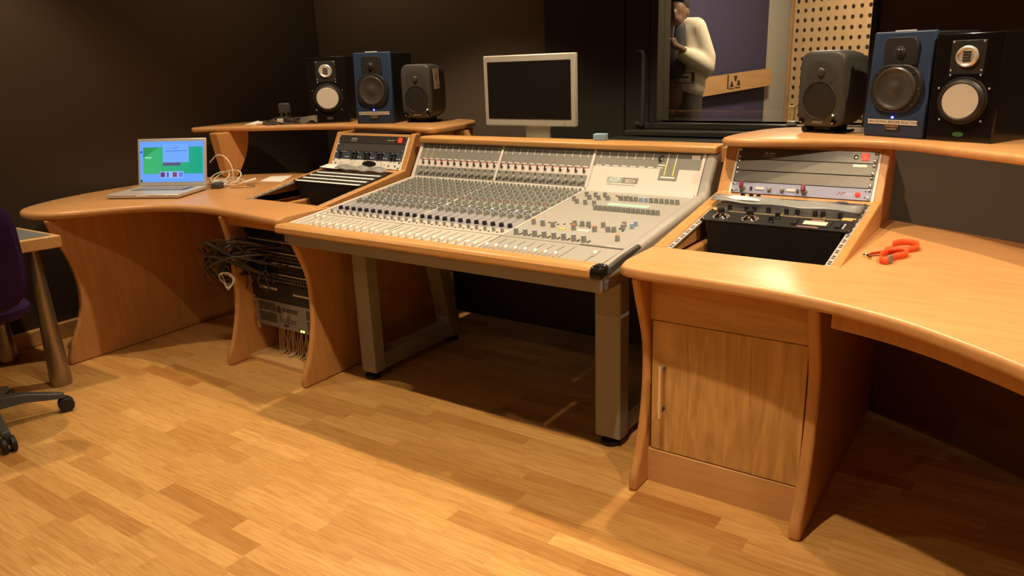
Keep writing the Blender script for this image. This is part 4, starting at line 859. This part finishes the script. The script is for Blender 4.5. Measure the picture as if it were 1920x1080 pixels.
def grey_speaker(label, loc, rz, sticker):
    W, H, D = .190, .276, .178; z0 = .022; t = thing('studio_monitor', label, 'loudspeaker', loc, rz)
    # rounded cabinet: superellipse sections, slightly narrower at the back
    m = MB(); vs = []; fs = []; K = 36; secs = [(-.000, .92), (.004, .965), (.012, .99), (.03, 1.0), (.09, .99), (.14, .93), (.165, .86), (D, .74)]
    for y, s_ in secs:
        for k in range(K):
            a = 2*PI*k/K; c_, s2 = math.cos(a), math.sin(a); e = .34
            vs.append((W/2*s_*math.copysign(abs(c_)**e, c_), y, z0+H/2+H/2*s_*math.copysign(abs(s2)**e, s2)))
    for j in range(len(secs)-1):
        for k in range(K): fs.append((j*K+k, j*K+(k+1) % K, (j+1)*K+(k+1) % K, (j+1)*K+k))
    fs += [tuple(range(K-1, -1, -1)), tuple((len(secs)-1)*K+k for k in range(K))]
    m.add(vs, fs); m.build('cabinet', 'genelec', t)
    MB().lathe([(.052, .0005), (.046, .0022), (.030, .0012), (.016, .0008)], (0, 0, z0+.196), (0, -1, 0), n=36, sx=1.25).build('waveguide', 'genelec', t)
    MB().lathe([(.0165, 0), (.0155, .004), (.011, .0075), (.0005, .010)], (0, -.001, z0+.200), (0, -1, 0), n=24).build('tweeter', 'cone', t)
    MB().lathe([(.070, 0), (.069, .004), (.066, .0045), (.064, .0015), (.045, .0035), (.02, .0045), (.0005, .005)], (0, 0, z0+.098), (0, -1, 0), n=40).build('woofer_grille', 'rubber', t)
    for x in (-.068, .068): MB().lathe([(.013, 0), (.012, .002), (.006, .001), (.0005, .003)], (x, 0, z0+.023), (0, -1, 0), n=18).build('port', 'blackg', t)
    for x in (-.070, .066): MB().lathe([(.005, .0), (.005, .003), (.002, .004)], (x, -.002, z0+.019), (0, -1, 0), n=10).build('screw', 'chrome', t)
    MB().lathe([(.003, 0), (.003, .002)], (.064, -.001, z0+.046), (0, -1, 0), n=8).build('power_lamp', 'ledg', t)
    text('GENELEC', .011, 'alu', t, frame((0, -.0012, z0+.018), (1, 0, 0), (0, 0, 1)))
    st = MB(); st.prism([(-.065, .0), (.085, .0), (.085, .007), (-.045, .010), (-.052, .020), (-.060, .022), (-.068, .016)][::1], .02, .15, 'Y') if False else None
    s2 = MB(); s2.box(-.06, .06, .02, .15, 0, .008).box(-.035, .035, .03, .14, .008, .024).build('table_stand', 'rubber', t, bev=.004, seg=3)
    s3 = MB(); s3.cyl((-.066, .015, .012), (-.066, .15, .012), .012, n=14); s3.build('stand_roll', 'rubber', t)
    if sticker:
        sk = MB(frame((W/2+.0008, .055, z0+.20), (0, 1, 0), (0, 0, 1)) @ Matrix.Rotation(R(4), 4, 'Z')).box(-.027, .027, -.052, .052, 0, .0008).build('side_sticker', 'paper', t)
        MB(frame((W/2+.0008, .055, z0+.20), (0, 1, 0), (0, 0, 1)) @ Matrix.Rotation(R(4), 4, 'Z')).box(-.006, -.001, -.01, .022, .0008, .0011).box(.006, .017, -.046, -.034, .0008, .0011).box(.004, .006, -.02, .03, .0008, .0011).build('sticker_print', 'grytag', sk)
    return t
def sz(t, a, b): t.scale = (a, a, b)
sz(grey_speaker('small dark grey rounded loudspeaker nearest the window on right shelf', (-.715, 3.03, ZS), R(-22), False), 1, 1.0)
sz(blue_speaker('blue loudspeaker between grey and black ones on right shelf', (-.442, 2.935, ZS), R(-25), 'TURN DOWN BEFORE SELECTION'), 1.0, .94)
sz(black_speaker('glossy black loudspeaker with silver cone and green badge, right shelf', (-.236, 2.845, ZS), R(-25), 'green'), .97, .90)
sz(black_speaker('glossy black loudspeaker with silver cone at left on left shelf', (-3.395, 3.05, ZS), R(36), 'dgrey'), 1.04, .98)
sz(blue_speaker('blue loudspeaker in the middle of left shelf', (-3.045, 3.06, ZS), R(16), 'TURN DOWN BEFORE SELECTION'), 1.02, 1.01)
sz(grey_speaker('small dark grey rounded loudspeaker with side sticker on left shelf', (-2.815, 3.15, ZS), R(9), True), 1.02, 1.03)

# ------------------------------------------------------------------ computer display
mo = thing('computer_display', 'silver framed computer display switched off behind the console', 'monitor', (-2.06, 3.1, .957))
zb, zt = 1.034-.957, 1.366-.957
MB().box(-.26, .26, 0, .026, zb, zt).build('housing', 'alu', mo, bev=.006, seg=3)
MB().box(-.236, .236, -.0015, .002, zb+.034, zt-.030).build('screen', 'dkscreen', mo)
st = MB(); st.prism([(.030, .006), (.024, .02), (.020, .09), (.026, .16), (.034, .16), (.030, .09), (.036, .02), (.10, .006)], -.035, .105, 'X'); st.build('stand_neck', 'stand', mo, bev=.002)
MB().box(-.035, .105, -.04, .10, 0, .006).build('stand_foot', 'stand', mo, bev=.002)
MB().tube(spline([(.085, .02, zb+.03), (.10, .03, .06), (.13, .03, .02), (.16, .05, .004)], 5), .004, 6).build('cord', 'dgrey', mo)
MB().lathe([(.004, 0), (.004, .001)], (.20, -.0005, zb+.017), (0, -1, 0), n=10).build('power_button', 'silver', mo)

# ------------------------------------------------------------------ laptop
lp = thing('laptop', 'open silver laptop with bright green and blue screen on left worktop', 'laptop', (-3.725, 2.135, ZT), R(26))
# local x right, y back, origin at base centre
W, D = .395, .27
MB().box(-W/2, W/2, -D/2, D/2, .004, .022).build('base', 'lapsil', lp, bev=.004, seg=2)
MB().box(-W/2+.008, W/2-.008, -D/2+.006, D/2-.006, 0, .004).build('underside', 'dgrey', lp)
MB().box(-W/2+.045, W/2-.045, -.005, D/2-.03, .022, .0226).build('keyboard_bed', 'dgrey', lp)
kb = MB()
for r_ in range(5):
    for c_ in range(14): kb.box(-W/2+.05+c_*.0200, -W/2+.067+c_*.0200, .002+r_*.0175, .0165+r_*.0175, .0226, .0245)
kb.build('keys', 'violet', lp, kind='stuff')
MB().box(-.045, .045, -D/2+.015, -.025, .022, .0223).build('touchpad', 'alu', lp); MB().box(-.03, .03, -D/2-.0006, -D/2+.004, .012, .019).build('lid_catch', 'white', lp)
LIDM = Matrix.Translation((0, D/2-.004, .022)) @ Matrix.Rotation(R(-14), 4, 'X')
ld = MB(LIDM).box(-W/2, W/2, 0, .009, 0, .252).build('lid', 'lapsil', lp, bev=.006, seg=3)
sc = MB(LIDM); sc.add([(-W/2+.014, -.0006, .022), (W/2-.014, -.0006, .022), (W/2-.014, -.0006, .236), (-W/2+.014, -.0006, .236)], [(0, 1, 2, 3)])
so = sc.build('screen', 'screen', ld, smooth=False); uv = so.data.uv_layers.new(name='UVMap')
for li, c_ in zip(range(4), ((0, 0), (1, 0), (1, 1), (0, 1))): uv.data[li].uv = c_
MB(LIDM).cyl((-W/2+.05, .004, -.003), (W/2-.05, .004, -.003), .006, n=10).build('hinge', 'dgrey', lp)
# charger and white cables beside the laptop
cg = thing('laptop_charger', 'white laptop charger with tangled white cable beside the laptop', 'charger', (-3.67, 2.47, ZT))
cg.scale = (1.15, 1.15, 1.15)
MB(Matrix.Translation((0, 0, 0)) @ Matrix.Rotation(R(35), 4, 'Z')).box(-.035, .035, -.035, .035, 0, .026).build('brick', 'white', cg, bev=.008, seg=3)
random.seed(4)
def loopy(c, r, n, ph, tilt): return [(c[0]+r*1.3*math.cos(ph+2*PI*k/n), c[1]+r*.8*math.sin(ph+2*PI*k/n), c[2]+.006+tilt*(1+math.sin(ph+2*PI*k/n))) for k in range(n+1)]
for c_, r_, ph_, tl in (((.02, .03, .0), .05, 0, .012), ((.04, .01, .0), .065, 1, .03), ((0, .0, .015), .045, 2.2, .02), ((.06, .03, 0), .045, .5, .008), ((.01, -.03, 0), .05, 4, .01)):
    MB().tube(loopy(c_, r_, 20, ph_, tl), .0027, 6).build('cable_coil', 'cable', cg)
MB().tube(spline([(-.11, .03, .10), (-.06, .04, .135), (.0, .04, .13), (.05, .035, .09), (.06, .03, .04), (.05, .02, .008)], 6), .0025, 6).build('cable_arc', 'cable', cg)
MB().cyl((.09, .06, .008), (.135, .10, .024), .007, n=10).build('plug', 'white', cg)
th_ = tag(MB().tube(spline([(-3.53, 2.43, ZT+.002), (-3.47, 2.46, ZT+.002), (-3.44, 2.50, ZT+.002), (-3.46, 2.53, ZT+.002), (-3.52, 2.52, ZT+.002)], 5), .0016, 5).build('thin_wire', 'dgrey'), 'thin dark wire lying on worktop right of white charger', 'wire')
ad = tag(MB(Matrix.Translation((-3.60, 2.395, ZT)) @ Matrix.Rotation(R(30), 4, 'Z')).box(-.02, .03, -.03, .03, 0, .03).build('black_adapter', 'dgrey', bev=.006), 'small black adapter block behind the open laptop lid edge', 'adapter')

# ------------------------------------------------------------------ adaptors and cables on the left shelf
pw = thing('power_adapter', 'black plug-in power adapter standing amid cables on left shelf', 'adapter', (-3.70, 2.98, ZS), R(40))
MB().box(-.032, .032, -.02, .03, .055, .115).build('adapter_body', 'dgrey', pw, bev=.006); MB().box(-.028, .030, -.015, .03, 0, .055).build('adapter_foot', 'black', pw, bev=.004)
for dx in (-.018, .010): MB().tube(spline([(dx, -.022, .075), (dx+.004, -.035, .05), (dx-.01, -.05, .01), (dx-.05, -.06, .005)], 4), .004, 6).build('lead', 'cabk', pw)
random.seed(9)
ct = thing('cable_tangle', 'tangle of black cables lying left of the black loudspeaker', 'cable', (-3.62, 2.96, ZS), R(38))
for k in range(7):
    c_ = (random.uniform(-.08, .12), random.uniform(-.03, .04), 0); pts = [(c_[0]+random.uniform(.07, .13)*math.cos(a), c_[1]+.04*math.sin(a), .005+.035*max(0, math.sin(a*1.0+k))*random.uniform(.5, 1)) for a in [2*PI*q/14 for q in range(15)]]
    MB().tube(spline(pts, 3), .0035, 6).build('loop', 'cabk', ct)
MB().cyl((-.20, -.01, .010), (-.165, -.01, .010), .009, n=10).build('white_plug', 'white', ct); MB().cyl((-.165, -.01, .010), (-.11, -.012, .010), .010, .007, n=10).build('plug_sleeve', 'dgrey', ct); MB().tube(spline([(-.11, -.012, .010), (-.08, -.03, .008), (-.04, -.04, .006), (.0, -.02, .008)], 4), .004, 6).build('plug_lead', 'cabk', ct)
bx2 = tag(MB(Matrix.Translation((-3.655, 2.905, ZS)) @ Matrix.Rotation(R(38), 4, 'Z')).box(-.017, .017, -.014, .014, 0, .032).build('cream_plug', 'cream', bev=.003), 'small cream plug in front of the cable tangle, left shelf', 'plug')
pn = MB(Matrix.Translation((-3.66, 2.835, ZS-.0)) @ Matrix.Rotation(R(20), 4, 'Z')); pn.cyl((-.03, 0, .007), (.035, .012, .007), .006, n=10); tag(pn.build('cable_tip', 'dgrey'), 'dark cable tip at the very edge of left shelf', 'plug')
wp = MB(Matrix.Translation((-3.83, 2.86, ZS)) @ Matrix.Rotation(R(30), 4, 'Z')); wp.add([(-.06, -.02, .001), (.05, -.02, .001), (.055, .03, .001), (-.02, .025, .001), (.02, 0, .022)], [(0, 1, 4), (1, 2, 4), (2, 3, 4), (3, 0, 4), (0, 3, 2, 1)]); tag(wp.build('crumpled_tissue', 'paper', smooth=False), 'small crumpled white paper on left end of left shelf', 'paper')
gt = MB(Matrix.Translation((-3.47, 2.955, ZS)) @ Matrix.Rotation(R(38), 4, 'Z') @ Matrix.Diagonal((.62, .62, .8, 1)))
for k in range(5): gt.tube(spline([(-.07, -.01, .006+k*.008), (-.03, -.02, .012+k*.009), (.03, -.015, .03+k*.006), (.075, -.005, .012+k*.011)], 3), .0042, 5)
gt.tube([(-.07, -.01, .006), (-.075, -.01, .03), (-.05, -.012, .042)], .0045, 5); gt.tube([(.075, -.005, .01), (.08, -.004, .058)], .0045, 5)
tag(gt.build('coiled_cable', 'mgrey'), 'neatly coiled grey cable against the left black loudspeaker', 'cable')

# ------------------------------------------------------------------ lanyard
ly = thing('lanyard', 'bright orange ribbon lanyard with metal clip on right worktop', 'lanyard', (-.33, 2.43, ZT))
def strap(pts, hw, name, flat=False):
    P = spline(pts, 6); n = len(P); vs = []
    for i, p in enumerate(P):
        d = (P[min(i+1, n-1)]-P[max(i-1, 0)]).normalized(); up = Vector((0, 0, 1)); sd = d.cross(up).normalized()
        k = i/(n-1)
        h_ = (up*hw) if not flat else (sd*hw*.8+up*hw*.6)
        q = p+Vector((0, 0, hw+.001 if not flat else hw*.6+.001)); vs += [q-h_, q+h_]
    m = MB(); m.add(vs, [(2*i, 2*i+1, 2*i+3, 2*i+2) for i in range(n-1)]); m.build(name, 'orange', ly, solid=.0014)
strap([(-.02, -.01, 0), (-.006, .03, 0), (-.014, .08, 0), (.0, .122, 0), (.024, .138, 0), (.05, .115, 0), (.058, .078, 0), (.045, .045, 0), (.02, .022, 0), (-.005, .0, 0), (-.015, -.03, 0)], .010, 'ribbon')
strap([(-.015, -.03, 0), (-.02, -.08, 0), (-.012, -.125, 0), (.006, -.135, 0), (.012, -.10, 0), (.02, -.07, 0), (.036, -.045, 0), (.042, -.01, 0), (.02, .005, 0)], .011, 'ribbon')
strap([(-.055, -.055, 0), (-.03, -.03, .002), (.01, .0, .006), (.04, .01, .004)], .011, 'ribbon', True)
MB(Matrix.Translation((.010, -.118, .012)) @ Matrix.Rotation(R(70), 4, 'Z')).box(-.012, .012, -.004, .004, -.011, .013).build('buckle', 'mgrey', ly, bev=.002)
cl = MB(); cl.tube([(-.062+.008*math.cos(a), -.062+.008*math.sin(a), .006) for a in [2*PI*k/12 for k in range(13)]], .002, 6); cl.tube([(-.058, -.068, .006), (-.048, -.084, .005), (-.043, -.090, .005)], .0035, 6); cl.build('metal_clip', 'chrome', ly)

# ------------------------------------------------------------------ side table and swivel chair at the left edge
tb = thing('side_table', 'grey-topped side table with wooden edge and tapered metal leg', 'table', (-3.75, 1.2, 0))
TZ = .685
A, B, C, D_ = (-3.47, 1.515), (-4.17, 1.50), (-4.17, .75), (-3.62, .78)
MB().prism([A, B, C, D_][::1], TZ-.055, TZ-.002).build('edge_band', 'kick', tb, bev=.004, world=True)
q = [(-3.505, 1.49), (-4.15, 1.475), (-4.15, .775), (-3.645, .805)]
MB().prism(q, TZ-.004, TZ+.0005).build('table_top', 'tabletop', tb, world=True)
for x, y in ((-3.545, 1.42), (-4.08, 1.42), (-3.70, .86), (-4.08, .86)):
    MB().lathe([(.045, 0), (.046, .02), (.042, .12), (.030, .45), (.022, TZ-.055)], (x, y, 0), n=24).build('leg', 'legm', tb, world=True)
ch = thing('swivel_chair', 'purple swivel chair with dark five-star base on casters', 'chair', (-3.31, 1.03, 0), R(0))
for k, a in enumerate((72, -8, -80, 144, 216)):
    a = R(a); d = Vector((math.cos(a), math.sin(a), 0)); s_ = Vector((-d.y, d.x, 0)); L = .275
    m = MB(); vs = []
    for t_, w_, zt_, zb_ in ((0, .034, .135, .085), (.5, .028, .120, .085), (.85, .022, .092, .066), (1, .018, .080, .060)):
        p = d*(L*t_)
        vs += [p-s_*w_+Vector((0, 0, zb_)), p+s_*w_+Vector((0, 0, zb_)), p+s_*w_*.7+Vector((0, 0, zt_)), p-s_*w_*.7+Vector((0, 0, zt_))]
    fs = [(0, 1, 2, 3), (12, 15, 14, 13)]
    for i in range(3):
        for j in range(4): fs.append((i*4+j, (i+1)*4+j, (i+1)*4+(j+1) % 4, i*4+(j+1) % 4))
    m.add(vs, fs); arm_ = m.build('base_arm', 'dgrey', ch, bev=.004)
    p = d*L; cs = MB()
    for sg in (-1, 1): cs.cyl(p+s_*(sg*.006)+Vector((0, 0, .030)), p+s_*(sg*.024)+Vector((0, 0, .030)), .030, n=18)
    cs.cyl(p+Vector((0, 0, .03)), p+Vector((0, 0, .066)), .012, n=10); cs.build('caster', 'black', arm_, bev=.003)
MB().cyl((0, 0, .09), (0, 0, .24), .030, n=16).cyl((0, 0, .24), (0, 0, .44), .016, n=16).build('gas_lift', 'black', ch)
def pad(name, cx, cy, z, w_, d_, h_, M=Matrix()):
    m = MB(M); vs = []; fs = []; K = 28
    for j, (s_, zz) in enumerate(((.86, 0), (.98, h_*.25), (1, h_*.6), (.93, h_*.9), (.75, h_))):
        for k in range(K):
            a = 2*PI*k/K; c_, q_ = math.cos(a), math.sin(a); e = .55
            vs.append((cx+w_/2*s_*math.copysign(abs(c_)**e, c_), cy+d_/2*s_*math.copysign(abs(q_)**e, q_), z+zz))
    for j in range(4):
        for k in range(K): fs.append((j*K+k, j*K+(k+1) % K, (j+1)*K+(k+1) % K, (j+1)*K+k))
    fs += [tuple(range(K-1, -1, -1)), tuple(4*K+k for k in range(K))]
    m.add(vs, fs); return m.build(name, 'purple', ch)
pad('seat', -.07, .0, .44, .46, .46, .075)
BM = Matrix.Translation((.155, -.05, .0)) @ Matrix.Rotation(R(65), 4, 'Z') @ Matrix.Rotation(R(84), 4, 'X')
pad('backrest', 0, .715, .0, .46, .44, .06, BM)
m = MB(); m.tube(spline([(.0, 0, .42), (.14, -.04, .43), (.20, -.06, .50), (.19, -.06, .62)], 4), .018, 8); m.build('back_bar', 'black', ch)
